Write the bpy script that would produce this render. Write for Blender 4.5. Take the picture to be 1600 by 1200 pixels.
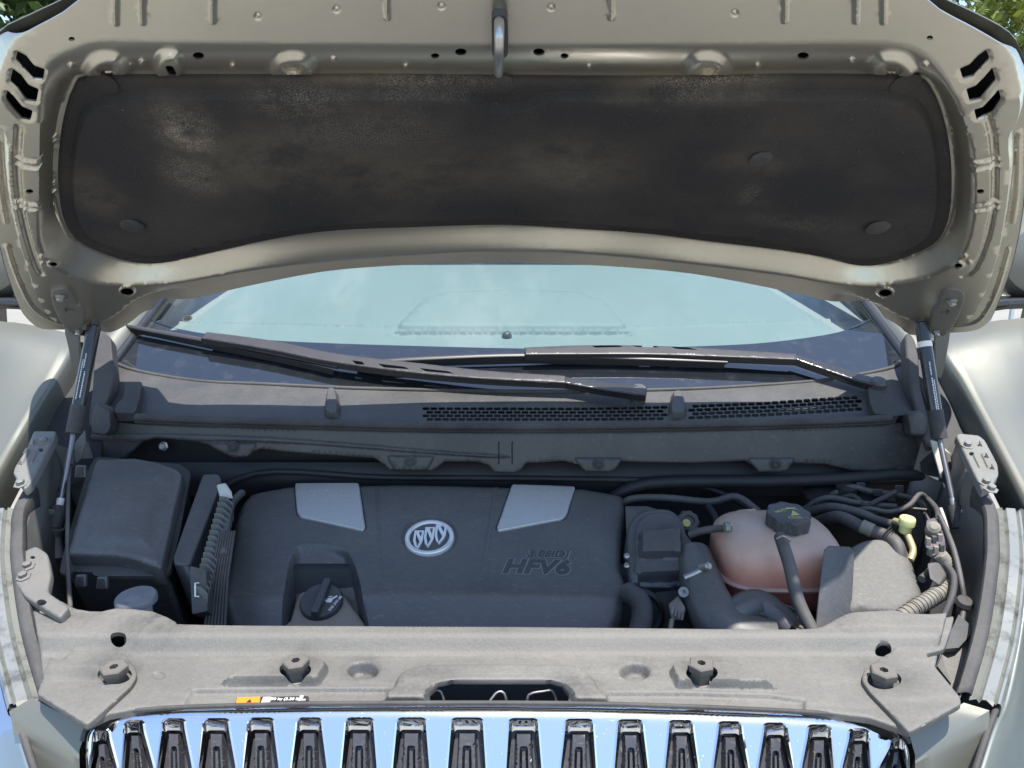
import bpy, bmesh, math, random
import numpy as np
from mathutils import Vector, Matrix, geometry
R = math.radians
random.seed(7); rng = np.random.default_rng(7)
scene = bpy.context.scene
for o in list(bpy.data.objects): bpy.data.objects.remove(o)

# ---------------------------------------------------------------- camera, sky, sun, exposure
F = 1164.0; PITCH = R(12); EYE = Vector((0, 0, 1.57))
cd = bpy.data.cameras.new('camera'); cam = bpy.data.objects.new('camera', cd)
scene.collection.objects.link(cam); scene.camera = cam
cam.location = EYE; cam.rotation_euler = (R(90) - PITCH, 0, 0)
cd.sensor_width = 36; cd.lens = 36 * F / 1600; cd.clip_start = 0.02; cd.clip_end = 600
SUN = Vector((0.14, -0.20, 1.0)).normalized()
w = bpy.data.worlds.new('World'); scene.world = w; w.use_nodes = True
nt = w.node_tree; nt.nodes.clear()
sky = nt.nodes.new('ShaderNodeTexSky'); sky.sky_type = 'NISHITA'; sky.sun_disc = False
sky.sun_elevation = math.asin(SUN.z); sky.sun_rotation = math.atan2(SUN.x, SUN.y)
sky.dust_density = 0.6; sky.air_density = 1.1; sky.ozone_density = 1.5
bg = nt.nodes.new('ShaderNodeBackground'); bg.inputs[1].default_value = 0.15
wo = nt.nodes.new('ShaderNodeOutputWorld')
nt.links.new(sky.outputs[0], bg.inputs[0]); nt.links.new(bg.outputs[0], wo.inputs[0])
sl = bpy.data.lights.new('sun', 'SUN'); sl.energy = 3.8; sl.angle = R(0.53); sl.color = (1, 0.95, 0.87)
so = bpy.data.objects.new('sun', sl); scene.collection.objects.link(so)
so.rotation_euler = SUN.to_track_quat('Z', 'Y').to_euler(); so.location = (2, -2, 8)
vs = scene.view_settings; vs.view_transform = 'Standard'; vs.look = 'None'; vs.exposure = 1.1; vs.gamma = 1
scene.render.engine = 'CYCLES'
scene.cycles.max_bounces = 10; scene.cycles.diffuse_bounces = 5; scene.cycles.transparent_max_bounces = 12

# ---------------------------------------------------------------- pixel rays and reference surfaces
XA = Vector((1, 0, 0)); FW = Vector((0, math.cos(PITCH), -math.sin(PITCH))); UP = Vector((0, math.sin(PITCH), math.cos(PITCH)))
def ray(px, py): return FW + XA * ((px - 800) / F) + UP * ((600 - py) / F)
def atY(px, py, y):
    d = ray(px, py); return EYE + d * (y / d.y)
class Surf:
    """plane (origin, U, V) with an optional bend along its normal; a pixel direction is cut with it"""
    def __init__(s, o, V, U=(1, 0, 0), bend=None):
        s.o = Vector(o); s.U = Vector(U).normalized(); s.V = Vector(V).normalized()
        s.V = (s.V - s.U * s.V.dot(s.U)).normalized(); s.N = s.U.cross(s.V); s.bend = bend
    def hit(s, px, py, h=0.0):
        d = ray(px, py); b = 0.0
        for _ in range(12 if s.bend else 1):
            oo = s.o + s.N * (h + b); t = (oo - EYE).dot(s.N) / d.dot(s.N)
            p = EYE + d * t - s.o; u, v = p.dot(s.U), p.dot(s.V)
            if s.bend: b = float(s.bend(u, v))
        return (u, v)
    def uv(s, pts, h=0.0): return [s.hit(x, y, h) for x, y in pts]
    def pt(s, u, v, h=0.0):
        b = float(s.bend(u, v)) if s.bend else 0.0
        return s.o + s.U * u + s.V * v + s.N * (h + b)
    def P(s, px, py, h=0.0):
        u, v = s.hit(px, py, h); return s.pt(u, v, h)
def plane_yz(y1, z1, y2, z2, bend=None): return Surf((0, y1, z1), (0, y2 - y1, z2 - z1), bend=bend)
def plane3(a, b, c):
    """plane through three (px, py, depth y); U from a to b, V towards c"""
    a, b, c = atY(*a), atY(*b), atY(*c); S = Surf(a, c - a, U=b - a)
    if S.N.dot(EYE - a) < 0: S = Surf(a, a - c, U=b - a)
    return S

# ---------------------------------------------------------------- 2d tools
def smooth(pts, closed=True, n=5):
    P = [Vector(p) for p in pts]; m = len(P); out = []
    rngi = range(m) if closed else range(m - 1)
    for i in rngi:
        if closed: a, b, c, d = P[i - 1], P[i], P[(i + 1) % m], P[(i + 2) % m]
        else: a, b, c, d = P[max(i - 1, 0)], P[i], P[i + 1], P[min(i + 2, m - 1)]
        for k in range(n):
            t = k / n
            out.append(tuple(0.5 * ((2 * b) + (c - a) * t + (2 * a - 5 * b + 4 * c - d) * t * t + (3 * b - a - 3 * c + d) * t ** 3)))
    if not closed: out.append(tuple(P[-1]))
    return out
def rounded(pts, r, n=4):
    """round the corners of a polygon (any 2-d units) with radius-like cut r"""
    out = []; m = len(pts)
    for i in range(m):
        a, b, c = Vector(pts[i - 1]), Vector(pts[i]), Vector(pts[(i + 1) % m])
        la, lc = (a - b).length, (c - b).length
        k = min(r, la * .45, lc * .45); p, q = b + (a - b) * (k / la), b + (c - b) * (k / lc)
        for j in range(n + 1):
            t = j / n; out.append(tuple(p * (1 - t) ** 2 + b * 2 * t * (1 - t) + q * t * t))
    return out
def circ(cx, cy, rx, ry=None, n=24, a0=0):
    ry = rx if ry is None else ry
    return [(cx + rx * math.cos(a0 + 2 * math.pi * i / n), cy + ry * math.sin(a0 + 2 * math.pi * i / n)) for i in range(n)]
def resample(poly, sp):
    out = []; m = len(poly)
    for i in range(m):
        a, b = poly[i], poly[(i + 1) % m]; L = math.hypot(b[0] - a[0], b[1] - a[1]); k = max(1, int(round(L / sp)))
        for j in range(k): out.append((a[0] + (b[0] - a[0]) * j / k, a[1] + (b[1] - a[1]) * j / k))
    return out
def area2(poly): return sum(poly[i - 1][0] * poly[i][1] - poly[i][0] * poly[i - 1][1] for i in range(len(poly)))
def sdist(pts, poly):
    """signed distance to a polygon, positive inside"""
    p = np.asarray(pts, float); q = np.asarray(poly, float); n = len(q)
    best = np.full(len(p), 1e18); ins = np.zeros(len(p), bool)
    for i in range(n):
        a, b = q[i], q[(i + 1) % n]; e = b - a; L = e @ e
        if L < 1e-16: continue
        d = p - a; t = np.clip((d @ e) / L, 0, 1); r = d - t[:, None] * e
        best = np.minimum(best, (r * r).sum(1))
        c = (a[1] > p[:, 1]) != (b[1] > p[:, 1])
        if c.any():
            xi = a[0] + (p[:, 1] - a[1]) * (e[0] / (e[1] if abs(e[1]) > 1e-12 else 1e-12))
            ins ^= c & (p[:, 0] < xi)
    s = np.sqrt(best); return np.where(ins, s, -s)
def ss(t):
    t = np.clip(t, 0, 1); return t * t * (3 - 2 * t)
def inset(poly, d):
    m = len(poly); sgn = 1 if area2(poly) > 0 else -1; out = []
    for i in range(m):
        a, b = Vector(poly[i - 1]), Vector(poly[(i + 1) % m]); e = b - a
        if e.length < 1e-9: continue
        e.normalize(); out.append((poly[i][0] - e.y * d * sgn, poly[i][1] + e.x * d * sgn))
    return out

# ---------------------------------------------------------------- object helpers
COL = scene.collection
def link(o, parent=None, label=None):
    COL.objects.link(o)
    if parent is not None:
        o.parent = parent
        if parent.type == 'EMPTY': o.matrix_parent_inverse = Matrix.Translation(-parent.location)
    if label: o['label'] = label
    return o
def mesh(name, verts, faces, mat, parent=None, label=None, ang=38, bevel=None, seg=2, flat=False):
    me = bpy.data.meshes.new(name); me.from_pydata([tuple(v) for v in verts], [], faces)
    me.validate(); me.update()
    if not flat:
        me.shade_smooth(); me.set_sharp_from_angle(angle=R(ang))
    o = bpy.data.objects.new(name, me)
    if mat: me.materials.append(mat)
    link(o, parent, label)
    if bevel:
        b = o.modifiers.new('bevel', 'BEVEL'); b.width = bevel; b.segments = seg; b.limit_method = 'ANGLE'; b.angle_limit = R(30)
    return o
def empty(name, loc): 
    o = bpy.data.objects.new(name, None); o.location = loc; o.empty_display_size = .2; return link(o)
def relief(name, S, outline, mat, parent=None, sp=.01, feats=(), holes=(), edge=None, skirt=.008, h0=0.0, extra=None, label=None, ang=50, lines=()):
    """sheet on surface S inside outline (uv), with soft-edged raised or sunk features, holes and folded-down rims"""
    ol = resample(outline, sp); hs = [resample(h, sp * .5) for h in holes]
    pts = list(ol); edges = [(i, (i + 1) % len(ol)) for i in range(len(ol))]
    for h in hs:
        b = len(pts); pts += h; edges += [(b + i, b + (i + 1) % len(h)) for i in range(len(h))]
    us, vs_ = [p[0] for p in ol], [p[1] for p in ol]
    gu, gv = np.meshgrid(np.arange(min(us), max(us), sp), np.arange(min(vs_), max(vs_), sp * .87))
    gu = gu + (np.arange(gu.shape[0]) % 2)[:, None] * sp * .5
    cand = [np.stack([gu.ravel(), gv.ravel()], 1)]
    for f in feats:
        poly, wd = f[0], f[2]; st = max(min(sp * .6, abs(wd) * 2), .0012)
        for k in (-1.2, -.35, 0, .33, .67, 1.0): cand.append(np.array(resample(inset(poly, wd * k), st)))
    if edge:
        for k in (.12, .35, .65, 1): cand.append(np.array(resample(inset(ol, edge[0] * k), sp * .8)))
    for q, offs in lines:
        for k in offs: cand.append(np.array(resample(inset(q, k), sp * .6)))
    g = np.concatenate(cand); d = sdist(g, ol); keep = d > min(sp * .12, edge[0] * .1 if edge else 1)
    for h in hs: keep &= sdist(g, h) < -sp * .1
    g = g[keep]; pts2 = [Vector(p) for p in pts] + [Vector(p) for p in g]
    r = geometry.delaunay_2d_cdt(pts2, edges, [], 0, 1e-6)
    V = np.array([tuple(v) for v in r[0]]); T = np.array([f[:3] for f in r[2]])
    cen = V[T].mean(1); ok = sdist(cen, ol) > 0
    for h in hs: ok &= sdist(cen, h) < 0
    T = T[ok]
    hh = np.full(len(V), float(h0))
    sd = sdist(V, ol)
    for f in feats:
        s = sdist(V, f[0]); hh += f[1] * ss(s / f[2] if f[2] > 0 else 1 + s / -f[2])
    if edge:
        t = np.clip(1 - sd / edge[0], 0, 1); hh -= edge[1] * (1 - np.sqrt(np.clip(1 - t * t, 0, 1)))
    if extra: hh += extra(V[:, 0], V[:, 1])
    vs3 = [S.pt(V[i, 0], V[i, 1], hh[i]) for i in range(len(V))]
    faces = []
    for a, b, c in T:
        A = (V[b] - V[a]); B = (V[c] - V[a])
        faces.append((a, b, c) if A[0] * B[1] - A[1] * B[0] > 0 else (a, c, b))
    if skirt:
        cnt = {}
        for f in faces:
            for i in range(3):
                e = (f[i], f[(i + 1) % 3]); cnt[e] = 1
        low = {}
        for (a, b) in list(cnt):
            if (b, a) in cnt: continue
            for q in (a, b):
                if q not in low: low[q] = len(vs3); vs3.append(vs3[q] - S.N * skirt)
            faces.append((b, a, low[a], low[b]))
    return mesh(name, vs3, [tuple(int(x) for x in f) for f in faces], mat, parent, label, ang=ang)
def slab(name, S, poly, thick, mat, parent=None, h=0.0, label=None, bevel=.001, seg=2):
    """plate with its top at height h over S"""
    if area2(poly) < 0: poly = poly[::-1]
    n = len(poly); v = [S.pt(a, b, h) for a, b in poly] + [S.pt(a, b, h - thick) for a, b in poly]
    f = [tuple(range(n)), tuple(range(2 * n - 1, n - 1, -1))] + [((i + 1) % n, i, n + i, n + (i + 1) % n) for i in range(n)]
    return mesh(name, v, f, mat, parent, label, ang=40, bevel=bevel, seg=seg)
def hull3(name, pts, mat, parent=None, label=None, bevel=.003, seg=3):
    bm = bmesh.new()
    for p in pts: bm.verts.new(p)
    r = bmesh.ops.convex_hull(bm, input=bm.verts)
    bmesh.ops.delete(bm, geom=[v for v in r['geom_interior'] if isinstance(v, bmesh.types.BMVert)], context='VERTS')
    bmesh.ops.dissolve_limit(bm, angle_limit=R(3), verts=bm.verts, edges=bm.edges)
    me = bpy.data.meshes.new(name); bm.to_mesh(me); bm.free(); me.shade_smooth(); me.set_sharp_from_angle(angle=R(40))
    o = bpy.data.objects.new(name, me); me.materials.append(mat); link(o, parent, label)
    if bevel:
        b = o.modifiers.new('bevel', 'BEVEL'); b.width = bevel; b.segments = seg; b.limit_method = 'ANGLE'; b.angle_limit = R(25)
    return o
def tube(name, path, r, mat, parent=None, label=None, seg=12, sm=5, caps=True, flat=1.0):
    """round tube along 3-d points; r a number or one per point"""
    P = [Vector(p) for p in path]; rs = r if isinstance(r, (list, tuple)) else [r] * len(P)
    if sm and len(P) > 2:
        Q = smooth([tuple(p) + (q,) for p, q in zip(P, rs)], False, sm)
        P = [Vector(q[:3]) for q in Q]; rs = [q[3] for q in Q]
    T = [((P[min(i + 1, len(P) - 1)] - P[max(i - 1, 0)])).normalized() for i in range(len(P))]
    n = T[0].orthogonal().normalized(); V = []; Fc = []
    if abs(T[0].z) < .9: n = (Vector((0, 0, 1)) - T[0] * T[0].z).normalized()
    for i, p in enumerate(P):
        n = (n - T[i] * n.dot(T[i])).normalized(); b = T[i].cross(n)
        for k in range(seg):
            a = 2 * math.pi * k / seg; V.append(p + (b * math.cos(a) + n * math.sin(a) * flat) * rs[i])
    for i in range(len(P) - 1):
        for k in range(seg):
            k2 = (k + 1) % seg; Fc.append((i * seg + k, i * seg + k2, (i + 1) * seg + k2, (i + 1) * seg + k))
    if caps: Fc += [tuple(range(seg))[::-1], tuple((len(P) - 1) * seg + k for k in range(seg))]
    return mesh(name, V, Fc, mat, parent, label, ang=50)
def lathe(name, prof, c, axis, mat, parent=None, label=None, seg=32, ang=35, mod=None, xdir=None):
    """profile of (radius, height) turned round axis at c; mod(angle, r, h) may change the radius"""
    a = Vector(axis).normalized(); x = Vector(xdir) if xdir is not None else a.orthogonal(); x = (x - a * x.dot(a)).normalized(); y = a.cross(x); c = Vector(c)
    V = []; Fc = []
    for r, h in prof:
        for k in range(seg):
            t = 2 * math.pi * k / seg; rr = mod(t, r, h) if mod else r
            V.append(c + a * h + (x * math.cos(t) + y * math.sin(t)) * rr)
    for i in range(len(prof) - 1):
        for k in range(seg):
            k2 = (k + 1) % seg; Fc.append((i * seg + k, i * seg + k2, (i + 1) * seg + k2, (i + 1) * seg + k))
    if prof[0][0] > 1e-6: Fc.append(tuple(range(seg))[::-1])
    if prof[-1][0] > 1e-6: Fc.append(tuple((len(prof) - 1) * seg + k for k in range(seg)))
    return mesh(name, V, Fc, mat, parent, label, ang=ang)
def box(name, c, sx, sy, sz, mat, parent=None, rot=None, label=None, bevel=.002):
    M = rot.to_matrix() if hasattr(rot, 'to_matrix') else (rot or Matrix.Identity(3)); c = Vector(c)
    V = [c + M @ Vector((x * sx / 2, y * sy / 2, z * sz / 2)) for x in (-1, 1) for y in (-1, 1) for z in (-1, 1)]
    Fc = [(0, 1, 3, 2), (4, 6, 7, 5), (0, 4, 5, 1), (2, 3, 7, 6), (0, 2, 6, 4), (1, 5, 7, 3)]
    return mesh(name, V, Fc, mat, parent, label, bevel=bevel)
def loft(name, curves, mat, parent=None, label=None, closed=False, n=6, ang=40, thick=0, cross=0):
    """skin over a list of 3-d curves with equal point counts"""
    C = [smooth([tuple(p) for p in c], False, n) if n else [tuple(p) for p in c] for c in curves]
    if cross: C = list(map(list, zip(*[smooth(list(c), False, cross) for c in zip(*C)])))
    m = len(C[0]); V = [p for c in C for p in c]; Fc = []
    for i in range(len(C) - (0 if closed else 1)):
        j = (i + 1) % len(C)
        for k in range(m - 1): Fc.append((i * m + k, i * m + k + 1, j * m + k + 1, j * m + k))
    o = mesh(name, V, Fc, mat, parent, label, ang=ang)
    if thick:
        s = o.modifiers.new('solid', 'SOLIDIFY'); s.thickness = thick; s.offset = 0
    return o
def text(name, body, size, S, u, v, h, mat, parent, shear=0.0, bold=0.0, extrude=.0008, angle=0.0, sx=1.0):
    cu = bpy.data.curves.new(name, 'FONT'); cu.body = body; cu.size = size; cu.shear = shear; cu.offset = bold; cu.extrude = extrude
    cu.align_x = 'CENTER'; cu.align_y = 'CENTER'; cu.resolution_u = 3
    t = bpy.data.objects.new(name, cu); COL.objects.link(t)
    bpy.context.view_layer.update()
    me = bpy.data.meshes.new_from_object(t.evaluated_get(bpy.context.evaluated_depsgraph_get()))
    bpy.data.objects.remove(t); me.name = name
    ca, sa = math.cos(angle), math.sin(angle)
    for q in me.vertices:
        x, y, z = q.co.x * sx, q.co.y, q.co.z
        q.co = S.pt(u + x * ca - y * sa, v + x * sa + y * ca, h + z)
    me.materials.clear(); me.materials.append(mat)
    o = bpy.data.objects.new(name, me); return link(o, parent)

# ---------------------------------------------------------------- materials
class NT:
    def __init__(s, name):
        s.m = bpy.data.materials.new(name); s.m.use_nodes = True; s.t = s.m.node_tree; s.b = s.t.nodes['Principled BSDF']
        s.tc = s.t.nodes.new('ShaderNodeTexCoord').outputs['Object']
    def n(s, typ, **kw):
        x = s.t.nodes.new('ShaderNode' + typ)
        for k, v in kw.items(): setattr(x, k, v)
        return x
    def lk(s, a, b): s.t.links.new(a, b)
    def noise(s, scale, detail=4, rough=.6, stretch=None):
        x = s.n('TexNoise'); x.inputs['Scale'].default_value = scale; x.inputs['Detail'].default_value = detail; x.inputs['Roughness'].default_value = rough
        if stretch:
            mp = s.n('Mapping'); mp.inputs['Scale'].default_value = stretch; s.lk(s.tc, mp.inputs[0]); s.lk(mp.outputs[0], x.inputs['Vector'])
        else: s.lk(s.tc, x.inputs['Vector'])
        return x.outputs['Fac']
    def ramp(s, f, a, b, va=0.0, vb=1.0):
        x = s.n('MapRange'); x.interpolation_type = 'SMOOTHSTEP'
        for i, q in enumerate((a, b, va, vb)): x.inputs[i + 1].default_value = q
        s.lk(f, x.inputs[0]); return x.outputs[0]
    def math(s, op, a, b):
        x = s.n('Math', operation=op)
        for i, q in enumerate((a, b)):
            if isinstance(q, (int, float)): x.inputs[i].default_value = q
            else: s.lk(q, x.inputs[i])
        return x.outputs[0]
    def mix(s, f, a, b):
        x = s.n('Mix', data_type='RGBA')
        for i, q in ((0, f), (6, a), (7, b)):
            if isinstance(q, (int, float)): x.inputs[i].default_value = q
            elif isinstance(q, tuple): x.inputs[i].default_value = q + (1,)
            else: s.lk(q, x.inputs[i])
        return x.outputs[2]
    def blob(s, c, r):
        """1 near c, falling to 0 at r (metres, may be a triple)"""
        r = r if isinstance(r, tuple) else (r, r, r)
        mp = s.n('Mapping'); mp.inputs['Scale'].default_value = tuple(1 / q for q in r); mp.inputs['Location'].default_value = tuple(-c[i] / r[i] for i in range(3))
        s.lk(s.tc, mp.inputs[0]); l = s.n('VectorMath', operation='LENGTH'); s.lk(mp.outputs[0], l.inputs[0])
        return s.ramp(l.outputs['Value'], 1.0, 0.0)
    def up(s, a=.2, b=.95):
        g = s.n('NewGeometry'); sx = s.n('SeparateXYZ'); s.lk(g.outputs['Normal'], sx.inputs[0]); return s.ramp(sx.outputs[2], a, b)
    def bump(s, f, st, dist=.002):
        x = s.n('Bump'); x.inputs['Strength'].default_value = st; x.inputs['Distance'].default_value = dist; s.lk(f, x.inputs['Height']); s.lk(x.outputs[0], s.b.inputs['Normal'])
def plain(name, col, rough=.5, metal=0.0, coat=0.0, spec=.5, dust=None, dcol=(.27, .25, .22), grain=0.0, gscale=400, scr=0.0, mott=0.0, nsc=9, msc=75):
    k = NT(name); b = k.b
    b.inputs['Roughness'].default_value = rough; b.inputs['Metallic'].default_value = metal; b.inputs['Coat Weight'].default_value = coat
    b.inputs['Coat Roughness'].default_value = .08; b.inputs['Specular IOR Level'].default_value = spec; b.inputs['Base Color'].default_value = col + (1,)
    if dust:
        base, top = dust
        f = k.math('MULTIPLY', k.noise(nsc, 6, .65), 1.0)
        g = k.ramp(f, .30, .72); g2 = k.ramp(k.noise(160, 3), .35, .7)
        amt = k.math('ADD', k.math('MULTIPLY', k.math('ADD', k.math('MULTIPLY', g, .75), k.math('MULTIPLY', g2, .25)), base), k.math('MULTIPLY', k.up(), top))
        if scr:
            sc = k.ramp(k.noise(55, 5, .7, (1, 6, 1)), .57, .68, 0, scr); amt = k.math('ADD', amt, sc)
            sp_ = k.ramp(k.noise(330, 2, .5), .67, .74, 0, scr); amt = k.math('ADD', amt, sp_)
        if mott: amt = k.math('MULTIPLY', amt, k.ramp(k.noise(msc, 8, .75), .30, .68, 1 - mott, 1 + mott * .4))
        amt = k.math('MINIMUM', amt, 1.0)
        k.lk(k.mix(amt, col, dcol), b.inputs['Base Color'])
        k.lk(k.math('ADD', k.math('MULTIPLY', amt, .35), rough), b.inputs['Roughness'])
    if grain: k.bump(k.noise(gscale, 3), grain, .001)
    return k.m
M = {}
M['paint'] = plain('champagne paint', (.165, .172, .15), .42, .45, .35, dust=(.25, .12), dcol=(.15, .14, .12))
M['under'] = plain('hood underside paint', (.53, .50, .42), .31, .85, .1, dust=(.14, .0), dcol=(.22, .20, .165), grain=.06, gscale=90)
M['apron'] = plain('apron metal', (.12, .12, .118), .5, .1, 0, dust=(.4, .12), dcol=(.22, .20, .17))
M['plastic'] = plain('black plastic', (.036, .039, .045), .38, spec=.5, dust=(.18, .14), dcol=(.20, .19, .18), grain=.12, gscale=700, scr=.25)
M['cover'] = plain('engine cover plastic', (.052, .054, .058), .36, spec=.6, dust=(.22, .14), dcol=(.20, .185, .165), grain=.15, gscale=600, scr=.45, mott=.3)
M['cowl'] = plain('cowl plastic', (.036, .037, .038), .44, dust=(.2, .05), dcol=(.20, .19, .175), grain=.15, gscale=500, scr=.2)
M['dusty'] = plain('dusty plastic', (.07, .069, .068), .6, dust=(.55, .34), dcol=(.205, .196, .175), grain=.5, gscale=300, scr=.4, mott=.28, nsc=4, msc=180)
M['tan'] = plain('tan dust', (.18, .16, .14), .7, dust=(.6, .3), dcol=(.30, .26, .21), grain=.3, gscale=300)
M['black'] = plain('deep black', (.010, .011, .013), .6, dust=(.12, .05), dcol=(.08, .08, .08))
M['gloss'] = plain('gloss black', (.012, .013, .016), .18, coat=.3, dust=(.06, .05))
M['rubber'] = plain('rubber', (.022, .022, .024), .65, dust=(.35, .15), dcol=(.16, .15, .14), grain=.2)
M['hose'] = plain('hose', (.035, .036, .04), .5, dust=(.3, .2), dcol=(.2, .18, .16))
M['conduit'] = plain('conduit', (.10, .095, .085), .6, dust=(.6, .3), dcol=(.30, .27, .22))
M['chrome'] = plain('chrome', (.82, .83, .85), .05, 1.0, scr=0)
M['slat'] = plain('grille black', (.024, .025, .030), .3, coat=.25, dust=(.05, .08), scr=.15)
M['rod'] = plain('strut rod', (.25, .25, .26), .3, .85, dust=(.2, .1))
M['satin'] = plain('satin silver', (.46, .47, .47), .36, .35, dust=(.15, .1), dcol=(.33, .31, .28), scr=.4)
M['emblem'] = plain('emblem silver', (.66, .67, .68), .25, .4)
M['steel'] = plain('steel', (.45, .45, .44), .34, .9, dust=(.35, .1), dcol=(.25, .2, .15))
M['zinc'] = plain('zinc bracket', (.25, .255, .25), .5, .4, dust=(.5, .2), dcol=(.16, .15, .13))
M['white'] = plain('white print', (.75, .75, .73), .6)
M['greypanel'] = plain('pale plastic', (.55, .53, .48), .5, dust=(.3, .2))
M['orange'] = plain('orange label', (.85, .24, .02), .5)
M['yellow'] = plain('yellow print', (.55, .50, .12), .5, dust=(.4, .2))
M['lime'] = plain('lime cap', (.62, .63, .26), .5, dust=(.2, .1))
M['gold'] = plain('gold pipe', (.55, .45, .22), .4, .4, dust=(.3, .2))
M['purple'] = plain('purple plastic', (.05, .03, .06), .5, dust=(.2, .2))
M['dash'] = plain('dashboard', (.20, .222, .222), .7, grain=.15)
M['seat'] = plain('interior', (.06, .06, .06), .8)
def chrome_dirty():
    k = NT('grille chrome'); b = k.b; b.inputs['Metallic'].default_value = 1
    sp_ = k.math('MAXIMUM', k.ramp(k.noise(420, 2, .5), .72, .77), k.ramp(k.noise(160, 3, .6, (2, 1, .4)), .72, .78))
    k.lk(k.mix(k.math('MULTIPLY', sp_, .6), (.80, .82, .85), (.75, .73, .68)), b.inputs['Base Color'])
    k.lk(k.math('ADD', k.math('MULTIPLY', sp_, .5), .05), b.inputs['Roughness']); return k.m
M['gchrome'] = chrome_dirty()
def glass(name, tint, film=0.0, ior=1.45):
    k = NT(name); t = k.t; t.nodes.remove(k.b)
    tr = k.n('BsdfTransparent'); tr.inputs[0].default_value = tint + (1,); gl = k.n('BsdfGlossy'); gl.inputs['Roughness'].default_value = .015
    fr = k.n('Fresnel'); fr.inputs[0].default_value = ior; mx = k.n('MixShader')
    k.lk(fr.outputs[0], mx.inputs[0]); k.lk(tr.outputs[0], mx.inputs[1]); k.lk(gl.outputs[0], mx.inputs[2])
    if film:
        df = k.n('BsdfDiffuse'); df.inputs[0].default_value = (.5, .5, .48, 1); m2 = k.n('MixShader')
        k.lk(k.math('ADD', k.math('MULTIPLY', k.ramp(k.noise(5, 6, .7, (1, .4, .4)), .42, .75), film), k.math('MULTIPLY', k.ramp(k.noise(260, 2, .5), .70, .76), film * 2)), m2.inputs[0])
        k.lk(mx.outputs[0], m2.inputs[1]); k.lk(df.outputs[0], m2.inputs[2]); mx = m2
    k.lk(mx.outputs[0], t.nodes['Material Output'].inputs[0]); return k.m
M['glass'] = glass('windshield glass', (.78, .92, .93), .10)
M['lens'] = glass('lamp lens', (.92, .95, .95))
def frit():
    k = NT('frit'); b = k.b; b.inputs['Roughness'].default_value = .05; b.inputs['IOR'].default_value = 2.0
    k.lk(k.mix(k.ramp(k.noise(30, 5, .7), .5, .8, 0, .25), (.012, .014, .018), (.12, .12, .12)), b.inputs['Base Color']); return k.m
M['frit'] = frit()
def liner_mat(spots):
    k = NT('liner felt'); b = k.b; b.inputs['Roughness'].default_value = .95; b.inputs['Specular IOR Level'].default_value = .1
    col = k.mix(k.ramp(k.noise(5, 5, .6), .35, .7), (.034, .034, .037), (.056, .052, .050))
    brown = None
    for c, r, a in spots['brown']:
        q = k.math('MULTIPLY', k.blob(c, r), a); brown = q if brown is None else k.math('MAXIMUM', brown, q)
    brown = k.math('MULTIPLY', brown, k.ramp(k.noise(14, 5, .7), .3, .65))
    col = k.mix(brown, col, (.125, .108, .085))
    sp_ = None
    for c, r, a in spots['dust']:
        q = k.math('MULTIPLY', k.blob(c, r), a); sp_ = q if sp_ is None else k.math('MAXIMUM', sp_, q)
    fine = k.ramp(k.noise(620, 2, .6), .44, .60)
    sp_ = k.math('MULTIPLY', k.math('MULTIPLY', sp_, fine), k.ramp(k.noise(24, 4, .7), .28, .6))
    stray = k.math('ADD', k.ramp(k.noise(430, 2, .5), .735, .76, 0, .45), k.ramp(k.noise(520, 3, .7), .5, .75, 0, .07))
    col = k.mix(k.math('MAXIMUM', sp_, stray), col, (.40, .36, .30))
    k.lk(col, b.inputs['Base Color'])
    k.bump(k.math('ADD', k.noise(700, 3), k.math('MULTIPLY', k.noise(60, 4), .8)), .55, .0016); return k.m
# ================================================================ the setting
def ground_mat():
    k = NT('paving'); b = k.b; b.inputs['Roughness'].default_value = .9
    c = k.mix(k.ramp(k.noise(1.3, 8, .7), .25, .75), (.24, .227, .20), (.29, .275, .245)); c = k.mix(k.ramp(k.noise(90, 4), .4, .7, 0, .5), c, (.20, .19, .17))
    k.lk(c, b.inputs['Base Color']); k.bump(k.noise(200, 4), .4, .004); return k.m
g = mesh('ground', [(-300, -300, 0), (300, -300, 0), (300, 300, 0), (-300, 300, 0)], [(0, 1, 2, 3)], ground_mat()); g['kind'] = 'structure'

# ================================================================ the car
car = empty('car', (0, 2.6, 0))
car['label'] = 'champagne silver minivan with its hood propped open showing the dusty engine bay'; car['category'] = 'car'

# ---------------------------------------------------------------- hood (underside towards us)
TH = R(33); HB = .135
HOOD = Surf((0, 1.40, 1.384), (0, -math.cos(TH), math.sin(TH)), bend=lambda u, v: -(HB - .075 * np.clip(v / .7, 0, 1.2)) * (1 - np.clip((np.abs(u) / .88), 0, 1.1) ** 2))
edge_px = [(103, 2), (50, 27), (0, 55), (-16, 110), (-20, 200), (-12, 320), (4, 400), (15, 437), (32, 482), (50, 505), (67, 514), (100, 515), (147, 516), (173, 519), (200, 506), (225, 487), (266, 473), (330, 458), (400, 442), (506, 422), (610, 413), (712, 409), (800, 408), (900, 411), (984, 416), (1078, 425), (1170, 441), (1250, 458), (1344, 481), (1400, 506), (1422, 523), (1450, 521), (1485, 520), (1520, 517), (1540, 507), (1552, 490), (1570, 445), (1584, 400), (1597, 331), (1606, 220), (1606, 130), (1594, 88), (1575, 55), (1522, 25), (1464, -2), (1400, -40), (1200, -85), (1000, -105), (800, -112), (600, -105), (400, -85), (180, -40)]
REAR = lambda x, y: 240 < x < 1370 and y > 400
E = [HOOD.hit(x, y, .036 if REAR(x, y) else .003) for x, y in smooth(edge_px, n=3)]
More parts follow.
